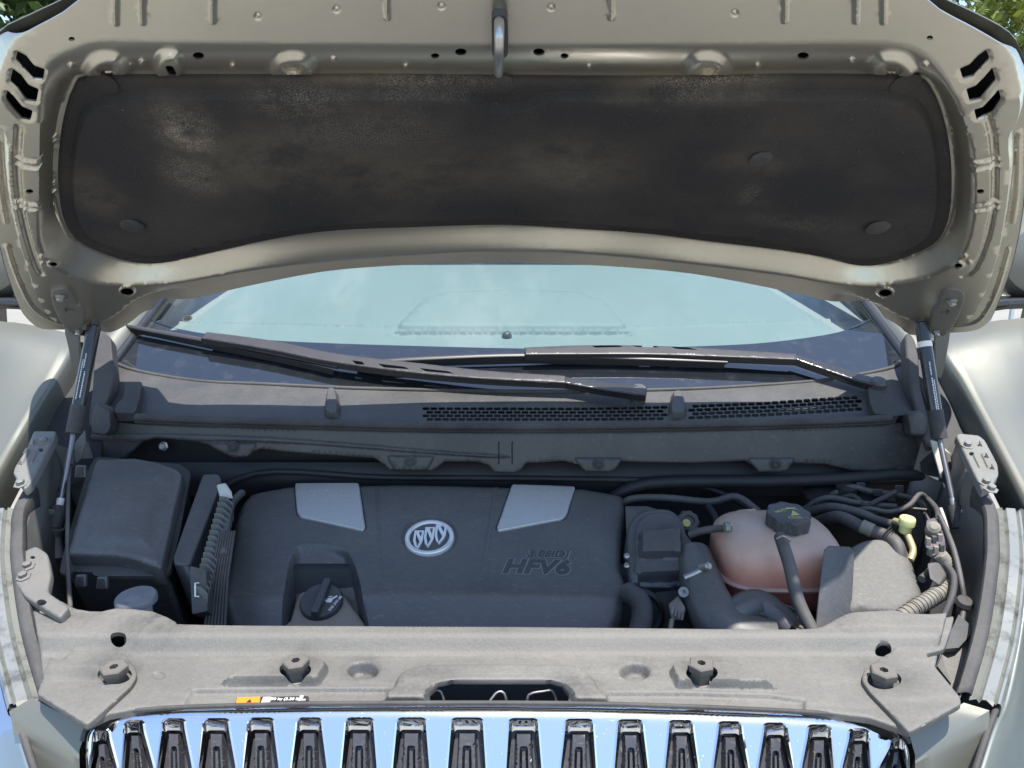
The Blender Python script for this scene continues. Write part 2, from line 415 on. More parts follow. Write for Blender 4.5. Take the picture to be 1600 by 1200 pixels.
FLG = HOOD.uv(smooth([(60, 46), (27, 72), (8, 105), (-3, 150), (2, 180), (15, 205), (17, 260), (23, 315), (36, 375), (50, 420), (62, 455), (82, 488), (110, 500), (150, 498), (180, 486), (215, 460), (272, 443), (312, 436), (400, 421), (525, 406), (712, 392), (800, 391), (900, 393), (1062, 408), (1225, 430), (1287, 443), (1350, 460), (1400, 483), (1440, 500), (1480, 502), (1510, 492), (1528, 465), (1544, 425), (1556, 385), (1566, 330), (1574, 260), (1572, 205), (1584, 180), (1590, 150), (1582, 105), (1566, 75), (1536, 48), (1480, 15), (1420, -18), (1300, -52), (1000, -85), (800, -92), (600, -85), (300, -52), (160, -18), (110, 18)], n=3), .03)
RO = HOOD.uv(smooth([(153, 66), (106, 78), (80, 91), (70, 106), (67, 150), (65, 220), (64, 340), (67, 378), (82, 402), (115, 424), (160, 435), (225, 439), (272, 437), (312, 431), (400, 416), (525, 402), (712, 389), (800, 388), (900, 390), (1062, 405), (1225, 425), (1287, 436), (1350, 441), (1397, 437), (1450, 424), (1492, 400), (1512, 362), (1520, 300), (1516, 225), (1502, 172), (1482, 128), (1455, 92), (1425, 75), (1370, 67), (1200, 68), (800, 69), (400, 68), (250, 67)], n=3), .03)
liner_px = [(137, 120), (115, 137), (100, 181), (92, 234), (91, 281), (97, 331), (110, 362), (125, 377), (156, 392), (194, 405), (231, 410), (266, 407), (297, 400), (344, 389), (420, 372), (500, 361), (620, 353), (750, 349), (900, 355), (1000, 361), (1100, 374), (1225, 389), (1294, 401), (1325, 410), (1356, 413), (1390, 408), (1428, 396), (1459, 380), (1475, 359), (1484, 328), (1487, 281), (1484, 234), (1475, 187), (1459, 145), (1437, 122), (1381, 118), (1225, 117), (1100, 119), (960, 120), (800, 119), (600, 117), (400, 118), (250, 118)]
RI = HOOD.uv(smooth(liner_px, n=3), .006); RI_big = inset(RI, -.006)
def hood_h(u, v):
    p = np.stack([u, v], 1)
    a = sdist(p, RI_big); b = sdist(p, RO); f = sdist(p, FLG)
    t = np.where(b < 0, 1.0, np.where(a > 0, 0.0, -a / np.maximum(-a + b, 1e-6)))
    front = ss((v - .60) / .25)
    plate = .042 - .030 * np.clip((v - .60) / .13, 0, 1.15)
    t2 = np.clip(t, 0, 1); t2 = t2 * t2 * (3 - 2 * t2) * .35 + t2 * .65
    h = (.004 + t2 * (plate - .004)) * (1 - ss(-f / .015)) + .003 * ss(-f / .015)
    wr = ss((.42 - v) / .1) * ss((.72 - np.abs(u)) / .14); dE = np.maximum(sdist(p, E), 0)
    hr = .036 + .003 * np.clip(-b / np.maximum(-b + dE, 1e-5), 0, 1)      # the rear lip runs out gently to the edge
    return np.where(b < 0, h * (1 - wr) + hr * wr, np.minimum(h, h * (1 - wr) + .036 * wr * t2 + h * wr * 0 + .004 * wr * (1 - t2)))
def huv(pts, _=0):
    h = np.full(len(pts), .02)
    for _ in range(9):
        q = np.array([HOOD.hit(x, y, k) for (x, y), k in zip(pts, h)]); h = .5 * h + .5 * hood_h(q[:, 0], q[:, 1])
    return [tuple(p) for p in q]
hf = []
def oval(cx, cy, rx, ry, h=.03): return huv(circ(cx, cy, rx, ry, 16))
# pressed ribs and plugs in the front zone
for x, y1 in ((181, 41), (223, 40), (333, 38), (605, 32), (955, 32), (1226, 37), (1337, 38), (1380, 39)):
    hf.append((huv(rounded([(x - 7, -25), (x + 7, -25), (x + 6, y1), (x - 6, y1)], 5)), .005, .004))
for x, y in ((403, 26), (526, 15), (690, 10), (861, 12), (1148, 21)):
    hf.append((oval(x, y, 7, 7), -.0025, .002)); hf.append((oval(x, y, 4.8, 4.8), .0025, .002))
# arch bosses and hexagon presses in the shaded band
for x, y in ((168, 101), (458, 99), (1105, 99), (1393, 101)):
    hf.append((huv(smooth([(x - 42, 113), (x - 38, 96), (x - 22, 82), (x, 78), (x + 22, 82), (x + 38, 96), (x + 42, 113), (x, 115)])), .009, .011))
    hf.append((huv(circ(x, y + 1, 19, 11, 6)), -.006, .002))
hf.append((huv(smooth([(242, 113), (240, 92), (248, 79), (262, 76), (280, 79), (288, 92), (290, 113), (265, 115)])), .009, .007))
for x, y in ((112, 101), (222, 96), (364, 103), (521, 91), (634, 103), (920, 103), (1183, 102), (1330, 93), (1445, 99)):
    hf.append((oval(x, y, 7, 5, .015), .004, .003))
# double bars across the side frames, corner presses
for y in (247, 258, 314, 323):
    hf.append((huv([(22, y - 3.5), (66, y - 2.5), (66, y + 2.5), (22, y + 3.5)], .034), .005, .003))
    hf.append((huv([(1514, y - 2.5), (1562, y - 3.5), (1562, y + 3.5), (1514, y + 2.5)], .034), .005, .003))
for x, y in ((66, 400), (66, 411), (1507, 399), (1515, 409)): hf.append((oval(x, y, 6, 4), .003, .003))
for x, y, rx, ry in ((84, 411, 11, 7), (199, 454, 14, 9), (1497, 413, 11, 7), (1383, 456, 15, 9)): hf.append((oval(x, y, rx, ry), .003, .002))
# bead along the side frame
def ribbon(px, wd, h): 
    a = huv(smooth(px, False, 4)); L = []; Rr = []
    for i, p in enumerate(a):
        q0, q1 = Vector(a[max(i - 1, 0)]), Vector(a[min(i + 1, len(a) - 1)]); d = (q1 - q0).normalized()
        L.append((p[0] - d.y * wd, p[1] + d.x * wd)); Rr.append((p[0] + d.y * wd, p[1] - d.x * wd))
    return L + Rr[::-1]
for px in ([(30, 195), (27, 260), (32, 320), (44, 375), (58, 418), (67, 432)], [(1540, 175), (1552, 220), (1554, 300), (1548, 350), (1536, 392), (1520, 425), (1500, 434)]):
    hf.append((ribbon(px, .005, .034), -.004, .003))
for px in ([(10, 380), (24, 425), (46, 472), (70, 494), (104, 507)], [(1577, 385), (1562, 440), (1545, 480), (1525, 503), (1490, 510)], [(-3, 215), (0, 290), (10, 350)], [(1592, 200), (1590, 290), (1582, 350)]):
    hf.append((ribbon(px, .004, .01), .004, .003))
slots = [[(85, 262), (130, 285), (170, 335), (222, 352), (212, 405), (165, 402), (110, 345), (75, 305)], [(62, 350), (105, 380), (140, 430), (192, 452), (180, 515), (130, 508), (90, 455), (48, 415)], [(35, 458), (70, 490), (110, 540), (162, 560), (150, 607), (108, 600), (70, 560), (25, 500)]]
slots = [[(x / 3.2, y / 3.2) for x, y in s] for s in slots]
slotsR = [[(1413, 255), (1430, 300), (1385, 350), (1350, 388), (1297, 402), (1280, 350), (1330, 328), (1370, 285)], [(1443, 345), (1462, 405), (1420, 455), (1385, 500), (1330, 512), (1313, 452), (1360, 435), (1405, 390)], [(1475, 455), (1488, 500), (1450, 560), (1420, 595), (1365, 605), (1352, 555), (1395, 542), (1435, 500)]]
slotsR = [[(1100 + x / 3.2, y / 3.2) for x, y in s] for s in slotsR]
hh = [huv(rounded(s, 2.5, 3), .034) for s in slots + slotsR]
for s in slots + slotsR: hf.append((inset(huv(rounded(s, 2.5, 3), .034), -.004), -.002, .0035))
for x, y, rx, ry, hz in ((310, 87, 9, 5.5, .02), (680, 87, 6.5, 4, .02), (720, 81, 9, 5.5, .025), (842, 81, 9, 5.5, .025), (882, 87, 6.5, 4, .02), (1255, 87, 9, 5.5, .02), (112, 61, 5, 3.5, .034), (1453, 59, 5, 3.5, .034), (46, 299, 6, 3.5, .034), (1532, 299, 6, 3.5, .034), (84, 411, 6, 4, .034), (199, 454, 10, 6, .03), (1497, 413, 6, 4, .034), (1383, 456, 10, 6, .03)):
    hh.append(huv(circ(x, y, rx, ry, 16), hz))
hh.append(huv(rounded([(259, 93), (272, 93), (279, 110), (266, 111)], 6), .02))
hh.append(huv(rounded([(770, 21), (791, 21), (792, 85), (771, 85)], 9), .032))
hood = relief('hood', HOOD, E, M['under'], car, sp=.011, feats=hf, holes=hh, extra=hood_h, skirt=.0025, ang=60, lines=[(RO, (-.004, 0, .004)), (RI_big, (-.003, 0, .003)), (FLG, (.0, -.005, -.010, -.015))], label='open hood seen from below, pressed champagne metal frame')
Eb = inset(E, -.002)
def skin_h(u, v):
    d = sdist(np.stack([u, v], 1), Eb); wr = ss((.42 - v) / .1) * ss((.72 - np.abs(u)) / .14); return .001 + .033 * wr * (1 - ss(d / .06)) - .020 * ss(d / .05)
sk = relief('outer_skin', HOOD, Eb, M['paint'], hood, sp=.03, extra=skin_h, skirt=.002)
relief('cavity_shade_sheet', HOOD, inset(E, .012), M['black'], hood, sp=.04, extra=lambda u, v: skin_h(u, v) + .004, skirt=0)  # black sheet added so the slots look dark, standing in for cavity shade
# slot seal and striker
sl_px = rounded([(768, 19), (793, 19), (794, 87), (769, 87)], 10)
a = HOOD.uv(sl_px, .036); b_ = inset(a, .0035); n_ = len(a)
V = [HOOD.pt(u, v, .040) for u, v in a] + [HOOD.pt(u, v, .040) for u, v in b_] + [HOOD.pt(u, v, .030) for u, v in a] + [HOOD.pt(u, v, .030) for u, v in b_]
mesh('slot_seal', V, [f for i in range(n_) for f in (((i, (i + 1) % n_, n_ + (i + 1) % n_, n_ + i)), ((i + 1) % n_, i, 2 * n_ + i, 2 * n_ + (i + 1) % n_), (n_ + i, n_ + (i + 1) % n_, 3 * n_ + (i + 1) % n_, 3 * n_ + i))], M['rubber'], hood, bevel=.0008)
p0 = HOOD.P(780, 28, .01); p1 = HOOD.P(780, 36, .05); p2 = HOOD.P(780, 62, .072); p3 = HOOD.P(779.5, 92, .075); p4 = HOOD.P(779, 113, .06); p5 = HOOD.P(779, 112, .03)
tube('striker', [p0, p1, p2, p3, p4, p5], .0052, M['steel'], hood, 'bent steel striker loop', seg=12)
# liner
pad_px = [(140, 158), (122, 190), (112, 235), (110, 281), (116, 325), (132, 356), (165, 376), (230, 394), (275, 390), (344, 374), (420, 359), (500, 348), (620, 340), (750, 337), (900, 342), (1000, 348), (1100, 360), (1225, 376), (1300, 390), (1356, 398), (1410, 387), (1445, 368), (1460, 345), (1467, 300), (1466, 250), (1458, 200), (1444, 165), (1420, 150), (1370, 141), (1200, 141), (880, 142), (858, 143), (820, 158), (790, 163), (765, 159), (740, 148), (714, 140), (500, 140), (300, 139), (215, 140)]
PAD = HOOD.uv(smooth(pad_px, n=3), .012)
spots = {'dust': [(HOOD.P(292, 200, .02), (.055, .075, .07), .8), (HOOD.P(298, 270, .02), (.06, .09, .08), .45), (HOOD.P(1105, 128, .015), (.12, .04, .05), .45), (HOOD.P(660, 126, .015), (.16, .05, .05), .35), (HOOD.P(470, 160, .02), (.10, .05, .05), .35), (HOOD.P(560, 200, .02), (.2, .09, .08), .2), (HOOD.P(900, 270, .02), (.12, .07, .07), .16), (HOOD.P(1175, 300, .02), (.03, .06, .06), .25), (HOOD.P(1250, 345, .02), (.14, .04, .05), .2)],
         'brown': [(HOOD.P(400, 250, .02), (.20, .12, .12), .6), (HOOD.P(620, 270, .02), (.25, .12, .12), .55), (HOOD.P(880, 250, .02), (.2, .12, .12), .5), (HOOD.P(1060, 140, .02), (.22, .05, .06), .6), (HOOD.P(600, 128, .02), (.3, .03, .04), .7), (HOOD.P(150, 300, .02), (.06, .1, .1), .5), (HOOD.P(1180, 250, .02), (.1, .05, .06), .5), (HOOD.P(290, 200, .02), (.07, .1, .1), .8)]}
M['felt'] = liner_mat(spots)
def lin_h(u, v): return .0015 * np.sin(u * 19 + 1) * np.sin(v * 23) 
relief('insulation_liner', HOOD, RI, M['felt'], hood, sp=.012, feats=[(PAD, .012, .006)], edge=(.008, .006), h0=.012, extra=lin_h, skirt=.008, label='dark felt insulation pad with tan dust smudges')
for x, y, rx, h in ((206, 354, 16, .027), (1190, 250, 16, .027), (1372, 357, 16, .027), (160, 132, 19, .012), (785, 134, 19, .012), (1415, 134, 19, .012)):
    u, v = HOOD.hit(x, y, h); r = rx * (HOOD.pt(u, v) - EYE).length / F; c = HOOD.pt(u, v, h - .002)
    lathe('liner_clip', [(r, 0), (r, .0018), (r * .85, .0032), (r * .4, .004), (0, .004)], c, HOOD.N, M['felt'] if h < .02 else M['rubber'], hood, seg=28)
# hinges (bolted to the hood corners) and their arms
def hinge(px, arm, sgn, bolts, hole):
    hp = HOOD.uv(smooth(px, n=3), .045)
    o = relief('hood_hinge', HOOD, hp, M['apron'], car, sp=.008, h0=.048, skirt=.006, holes=[HOOD.uv(circ(*hole, 7.5, 5, 14), .048)], edge=(.003, .002), label='dark steel hinge plate bolted under the hood corner')
    for x, y, r in bolts:
        c = HOOD.P(x, y, .048); lathe('bolt', [(r * 1.5, 0), (r * 1.5, .002), (r, .0025), (r, .008), (r * .8, .009), (0, .009)], c, HOOD.N, M['steel'], o, seg=6, mod=None)
    return o
hl = hinge([(80, 456), (90, 450), (105, 451), (114, 462), (120, 475), (127, 477), (132, 490), (130, 510), (122, 523), (112, 520), (100, 508), (90, 492), (82, 472)], None, -1, ((95, 463, .006), (122, 517, .004)), (108, 484))
hr = hinge([(1472, 458), (1484, 451), (1500, 452), (1507, 460), (1503, 480), (1495, 497), (1482, 518), (1470, 524), (1456, 521), (1453, 508), (1456, 487), (1464, 478)], None, 1, ((1487, 470, .006), (1464, 518, .004)), (1476, 487))
def arm(a, y0, y1, par):
    n = len(a) // 2; S = plane3((a[0][0], a[0][1], y0), (a[0][0] + 60, a[0][1], y0), (a[n][0], a[n][1], y1))
    slab('hinge_arm', S, S.uv(smooth(a, n=3)), .006, M['apron'], par, bevel=.001)
arm([(101, 512), (120, 512), (124, 540), (124, 575), (119, 588), (113, 580), (107, 545)], 1.372, 1.40, hl)
arm([(1484, 512), (1464, 512), (1461, 540), (1463, 580), (1468, 592), (1474, 580), (1481, 545)], 1.372, 1.40, hr)
# ---------------------------------------------------------------- body: fenders, roof, doors, pillars, engine bay shell
def fender(pts, sgn, name='fender'):
    a = [atY(*p) for p in pts]
    rows = []
    for dx, dz in ((-.012, -.075), (-.010, -.012), (0, 0), (.012, 0), (.05, -.003), (.09, -.012), (.125, -.035), (.15, -.10), (.155, -.45)):
        rows.append([p + Vector((sgn * dx * (1 + .5 * k_), 0, dz + (dx * .42 * k_ if 0 < dx < .13 else 0))) for p, k_ in zip(a, [max(0, min(1, (q[2] - 1.36) / .16)) for q in pts])])
    return loft(name, rows, M['paint'], car, n=5, cross=3, ang=50)
fl = fender([(112, 522, 1.56), (100, 548, 1.49), (70, 600, 1.41), (32, 665, 1.31), (12, 700, 1.26), (-30, 775, 1.15), (-75, 860, 1.04)], -1)
fr = fender([(1476, 518, 1.56), (1482, 545, 1.49), (1506, 584, 1.43), (1534, 637, 1.35), (1581, 725, 1.22), (1612, 785, 1.14), (1655, 870, 1.03)], 1)
# cabin: doors, roof, pillars
def door(s):
    c = [[(s * .905, 1.57, 1.325), (s * .91, 2.2, 1.42), (s * .92, 3.2, 1.42)], [(s * .98, 1.57, 1.325), (s * .99, 2.2, 1.40), (s * .99, 3.2, 1.40)],
         [(s * 1.045, 1.57, 1.2), (s * 1.04, 2.2, 1.2), (s * 1.03, 3.2, 1.2)], [(s * 1.04, 1.57, .45), (s * .98, 2.2, .4), (s * .97, 3.2, .4)]]
    return loft('door', [[Vector(p) for p in r] for r in c], M['paint'], car, n=4, cross=4, ang=60)
door(-1); door(1)
for s in (-1, 1): box('door_trim', (s * .90, 2.35, 1.2), .03, 1.5, .48, M['dash'], car)
for s in (-1, 1):
    tube('windshield_pillar', [(s * .875, 1.58, 1.29), (s * .83, 1.95, 1.50), (s * .76, 2.35, 1.70), (s * .70, 2.7, 1.78)], [.035, .035, .04, .04], M['paint'], car)
    tube('pillar_trim', [(s * .845, 1.555, 1.285), (s * .80, 1.95, 1.508), (s * .735, 2.33, 1.705)], .012, M['gloss'], car, seg=8)
loft('roof', [[Vector((x, y, z - .10 * (x / .75) ** 2)) for x in (-.75, -.4, 0, .4, .75)] for y, z in ((2.30, 1.75), (2.6, 1.82), (3.3, 1.86), (4.2, 1.84))], M['paint'], car, n=3, cross=3, thick=.02)
box('cabin_backdrop', (0, 3.1, 1.1), 1.7, .04, 1.4, M['seat'], car)  # dark panel added to keep the cabin dark behind the glass
box('cabin_floor', (0, 2.4, .5), 1.8, 1.5, .04, M['seat'], car)
# side mirrors: pale shell over a black foot
def mirror(s):
    shell = lathe('side_mirror', [(0, 0), (.05, .004), (.085, .02), (.10, .05), (.10, .09), (.09, .10), (0, .10)], (s * 1.175, 1.60, 1.50), (0, 1, .05), M['paint'], car, seg=32, mod=lambda t, r, h: r * (1.35 if abs(math.cos(t)) > .99 else 1.0 + .35 * abs(math.cos(t)) ** 3), xdir=(1, 0, 0))
    loft('mirror_foot', [[Vector((s * x, 1.63 + .03 * dy, z)) for dy in (-1, -.3, .3, 1)] for x, z in ((.93, 1.345), (.99, 1.385), (1.06, 1.405), (1.20, 1.408), (1.28, 1.425))], M['gloss'], shell, n=3, cross=3, thick=.022)
mirror(-1); mirror(1)
# dark shell of the engine bay
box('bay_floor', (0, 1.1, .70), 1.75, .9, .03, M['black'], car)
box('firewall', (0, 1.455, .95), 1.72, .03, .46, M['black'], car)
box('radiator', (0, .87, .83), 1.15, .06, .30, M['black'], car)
# front bumper below the grille
loft('front_bumper', [[Vector((x, .58 + (x / .98) ** 2 * .42 + dy, z)) for x in (-1.0, -.7, -.35, 0, .35, .7, 1.0)] for dy, z in ((.14, .80), (.03, .79), (-.05, .72), (-.07, .58), (-.04, .40), (.05, .22))], M['paint'], car, n=4, cross=3, ang=60)

# ---------------------------------------------------------------- cowl, windshield, dashboard
UC = plane_yz(1.37, 1.20, 1.468, 1.2437)
glass_lo = [(173, 522), (174, 545), (180, 566), (219, 581), (312, 596), (400, 600), (556, 607), (744, 611), (870, 612), (1012, 610), (1125, 606), (1250, 598), (1303, 592), (1381, 578), (1408, 566), (1413, 545), (1414, 525)]
WS = Surf((0, 1.468, 1.2437), (0, math.cos(R(30)), math.sin(R(30))), bend=lambda u, v: -.015 * u * u)
top = [(1378, 440), (1250, 412), (1000, 395), (790, 390), (600, 395), (350, 412), (210, 440)]
lo_uv = WS.uv(smooth(glass_lo, False, 3))
gl_uv = lo_uv + [(.80, .25), (.74, .75), (.60, .98), (.3, 1.02), (0, 1.03), (-.3, 1.02), (-.60, .98), (-.74, .75), (-.80, .25)]
ws = relief('windshield', WS, gl_uv, M['glass'], car, sp=.05, skirt=0)
ws['label'] = 'pale tinted windshield above the wipers'
fr_px = [(1366, 497), (1337, 512), (1287, 525), (1194, 537), (1100, 542), (980, 545), (822, 546), (619, 541), (500, 537), (425, 533), (330, 524), (262, 511), (228, 497)]
fr_in = WS.uv(smooth(fr_px, False, 3))
fr_uv = lo_uv + [(.79, .2), (.745, .21)] + fr_in + [(-.745, .21), (-.79, .2)]
relief('frit_band', WS, fr_uv, M['frit'], ws, sp=.03, h0=.0025, skirt=.001, label='black printed band along the glass edge')
# small glass stamp
u0, v0 = WS.hit(293, 499)
lathe('glass_stamp', [(.011, 0), (.011, .0006), (.0092, .0006), (.0092, 0)], WS.pt(u0, v0, .002), WS.N, M['seat'], ws, seg=24)
for k in (-1, 1): box('glass_stamp', WS.pt(u0 + k * .003, v0 + k * .002, .0025), .006, .0022, .0006, M['seat'], ws, bevel=0)
# glass edge bead
tube('glass_seal', [WS.P(x, y, .001) for x, y in glass_lo], .0045, M['rubber'], car, seg=8, sm=3)
# dashboard seen through the glass
DS = plane_yz(1.60, 1.285, 2.45, 1.47)
dash = relief('dashboard', DS, [(-.88, .06), (-.4, -.05), (0, -.08), (.4, -.05), (.88, .06), (.88, .9), (.4, .97), (0, 1.0), (-.4, .97), (-.88, .9)], M['dash'], car, sp=.03, skirt=.25,
    feats=[(rounded(DS.uv([(615, 517), (655, 475), (690, 461), (800, 456), (900, 460), (945, 473), (985, 517)]), .03), .012, .012), (DS.uv([(610, 517), (985, 517), (990, 526), (600, 526)]), -.010, .006), (DS.uv([(240, 503), (620, 510), (620, 514), (240, 506)]), .006, .008), (DS.uv([(980, 510), (1340, 498), (1340, 501), (980, 514)]), .006, .008)], label='pale dashboard top behind the glass')
lathe('light_sensor', [(.012, 0), (.012, .004), (.010, .010), (.005, .014), (0, .0145)], DS.P(792, 527), DS.N, M['plastic'], dash)

# upper cowl with bumps and mesh vent
strip_top = [(178, 652), (215, 650), (330, 655), (519, 660), (660, 663), (800, 664), (1000, 662), (1200, 659), (1345, 654), (1400, 650), (1425, 646)]
uc_px = smooth(glass_lo[2:15], False, 3) + [(1412, 590), (1440, 625), (1450, 645)] + strip_top[::-1] + [(140, 650), (148, 628), (170, 590)]
uc_uv = UC.uv(uc_px)
def vent_edge(x):
    top = np.interp(x, [658, 900, 1050, 1200, 1345], [635.5, 636, 633, 627, 617]); bot = np.interp(x, [658, 900, 1050, 1200, 1345], [658, 658, 657, 651, 642]); return top, bot
cells = []
for r in range(4):
    x = 660 + (r % 2) * 6.2
    while x < 1340:
        if not 1040 < x + 5 < 1076:
            t, b = vent_edge(x + 5); k = (b - t) / 4; y0 = t + k * r + .4; y1 = t + k * (r + 1) - .4; ym = (y0 + y1) / 2; wd = 11.0
            cells.append([(x - .6, ym), (x + 1.5, y0), (x + wd - 1.5, y0), (x + wd + .6, ym), (x + wd - 1.5, y1), (x + 1.5, y1)])
        x += 12.4
cowl = relief('cowl_panel', UC, uc_uv, M['cowl'], car, sp=.012, holes=[UC.uv(c) for c in cells], skirt=.0025,
    feats=[(UC.uv(smooth([(508, 652), (509, 622), (513, 613), (525, 613), (530, 622), (531, 652)])), .014, .006), (UC.uv(smooth([(1045, 652), (1047, 625), (1051, 617), (1064, 617), (1069, 625), (1072, 652)])), .014, .006)], label='grey plastic cowl with a honeycomb air vent under the windshield')
slab('vent_tray', UC, UC.uv([(640, 662), (640, 632), (900, 632), (1100, 626), (1360, 610), (1365, 652), (900, 664)]), .004, M['black'], cowl, h=-.016)
def cowl_block(px, h, name='rubber_bumper'):
    p = UC.uv(rounded(px, 5)); slab(name, UC, p, h + .006, M['rubber'], cowl, h=h, bevel=.004, seg=3)
cowl_block([(200, 606), (226, 606), (222, 630), (215, 655), (181, 655), (187, 640), (196, 632)], .016)
cowl_block([(1352, 614), (1385, 614), (1392, 640), (1402, 660), (1362, 656), (1356, 640)], .016)
for px in ([(140, 652), (150, 628), (170, 640), (172, 668), (165, 680), (142, 678)], [(1420, 646), (1440, 640), (1452, 655), (1450, 682), (1425, 682)]):
    S = plane3((px[0][0], 660, 1.36), (px[0][0] + 50, 660, 1.36), (px[0][0], 600, 1.38)); slab('cowl_end_lip', S, S.uv(rounded(px, 7)), .03, M['cowl'], cowl, bevel=.006, seg=3)
# long rubber strip on the cowl front edge
st = [(212, 655), (330, 660), (519, 665), (660, 668.5), (800, 669.5), (1000, 668), (1200, 664), (1345, 659), (1392, 656)]
tube('cowl_seal', [UC.P(x, y - 3, .010) for x, y in st], .0075, M['rubber'], cowl, seg=10)
tube('cowl_seal', [UC.P(x, y + 3, .000) for x, y in st], .0045, M['rubber'], cowl, seg=8)
# lower cowl face with bolted tabs
LC = Surf((0, 1.362, 1.19), (0, .022, .12), bend=lambda u, v: -.05 * u * u)
lc_px = [(140, 655), (212, 662), (330, 666), (519, 671), (800, 675), (1000, 674), (1200, 670), (1392, 662), (1450, 660), (1454, 705), (1452, 733), (1440, 737), (1410, 732), (1385, 738), (1330, 735), (1290, 726), (1240, 724), (1232, 733), (1222, 739), (1185, 738), (1176, 727), (1165, 721), (1080, 724), (970, 722), (962, 732), (952, 738), (915, 737), (904, 726), (880, 721), (822, 724), (814, 734), (804, 739), (772, 738), (764, 728), (745, 722), (694, 722), (684, 730), (674, 736), (608, 735), (600, 726), (584, 716), (440, 706), (408, 702), (396, 706), (388, 714), (368, 716), (343, 704), (322, 694), (290, 688), (245, 684), (222, 690), (205, 706), (186, 722), (172, 727), (150, 722), (140, 700)]
lower = relief('cowl_face', LC, LC.uv(lc_px), M['cowl'], car, sp=.011, skirt=.006, edge=(.004, .003),
    feats=[(LC.uv(rounded([(x - 40, y - 8), (x + 40, y - 8), (x + 26, y + 17), (x - 26, y + 17)], 8)), .005, .004) for x, y in ((365, 699), (642, 719), (935, 722), (1204, 722))] + [(LC.uv([(778, 690), (780.5, 690), (780.5, 726), (778, 726)]), -.004, .001), (LC.uv([(799, 690), (801.5, 690), (801.5, 726), (799, 726)]), -.004, .001),
    (LC.uv(smooth([(150, 690), (420, 692), (700, 712), (790, 716), (790, 710), (700, 704), (420, 682), (160, 676)])), .004, .004)], label='dusty lower cowl face with bolted tabs')
for x, y in ((365, 698), (641, 721), (935, 725), (1211, 725), (1432, 724)):
    lathe('bolt', [(.0115, 0), (.0115, .002), (.007, .0025), (.007, .006), (.005, .007), (.003, .005), (0, .005)], LC.P(x, y, .005), LC.N, M['rubber'], lower, seg=18)
lathe('bolt', [(.010, 0), (.010, .003), (.006, .004), (.006, .009), (0, .009)], atY(256, 697, 1.42), (0, -1, .2), M['steel'], lower, seg=6)
mesh('tab_marker', [LC.P(1447, 706, .009), LC.P(1455, 731, .009), LC.P(1436, 733, .009)], [(0, 2, 1)], M['greypanel'], lower)
# side gutters between cowl and fenders
S = plane3((115, 560, 1.46), (160, 560, 1.46), (70, 690, 1.24))
mesh('fender_gutter', [atY(165, 535, 1.52) - Vector((0, 0, .03)), atY(108, 545, 1.50) - Vector((0, 0, .05)), atY(70, 600, 1.41) - Vector((0, 0, .07)), atY(20, 690, 1.27) - Vector((0, 0, .07)), atY(80, 700, 1.25) - Vector((0, 0, .08)), atY(150, 690, 1.34) - Vector((0, 0, .06)), atY(160, 600, 1.45) - Vector((0, 0, .04))], [(0, 1, 2, 3, 4, 5, 6)], M['black'], car)
mesh('fender_gutter', [atY(1420, 530, 1.52) - Vector((0, 0, .03)), atY(1482, 545, 1.50) - Vector((0, 0, .05)), atY(1506, 584, 1.43) - Vector((0, 0, .07)), atY(1560, 690, 1.27) - Vector((0, 0, .07)), atY(1510, 700, 1.25) - Vector((0, 0, .08)), atY(1445, 690, 1.34) - Vector((0, 0, .06)), atY(1430, 600, 1.45) - Vector((0, 0, .04))], [(6, 5, 4, 3, 2, 1, 0)], M['black'], car)
for px, y in (([(150, 524), (170, 524), (174, 545), (176, 600), (150, 660), (138, 662), (145, 600)], 1.47), ([(1415, 526), (1428, 528), (1436, 560), (1440, 610), (1462, 690), (1446, 690), (1424, 610)], 1.47)):
    S = plane3((px[0][0], 524, y + .06), (px[0][0] + 40, 524, y + .06), (px[0][0], 660, y - .09)); slab('gutter_foam', S, S.uv(smooth(px, n=3)), .03, M['rubber'], car, bevel=.004)

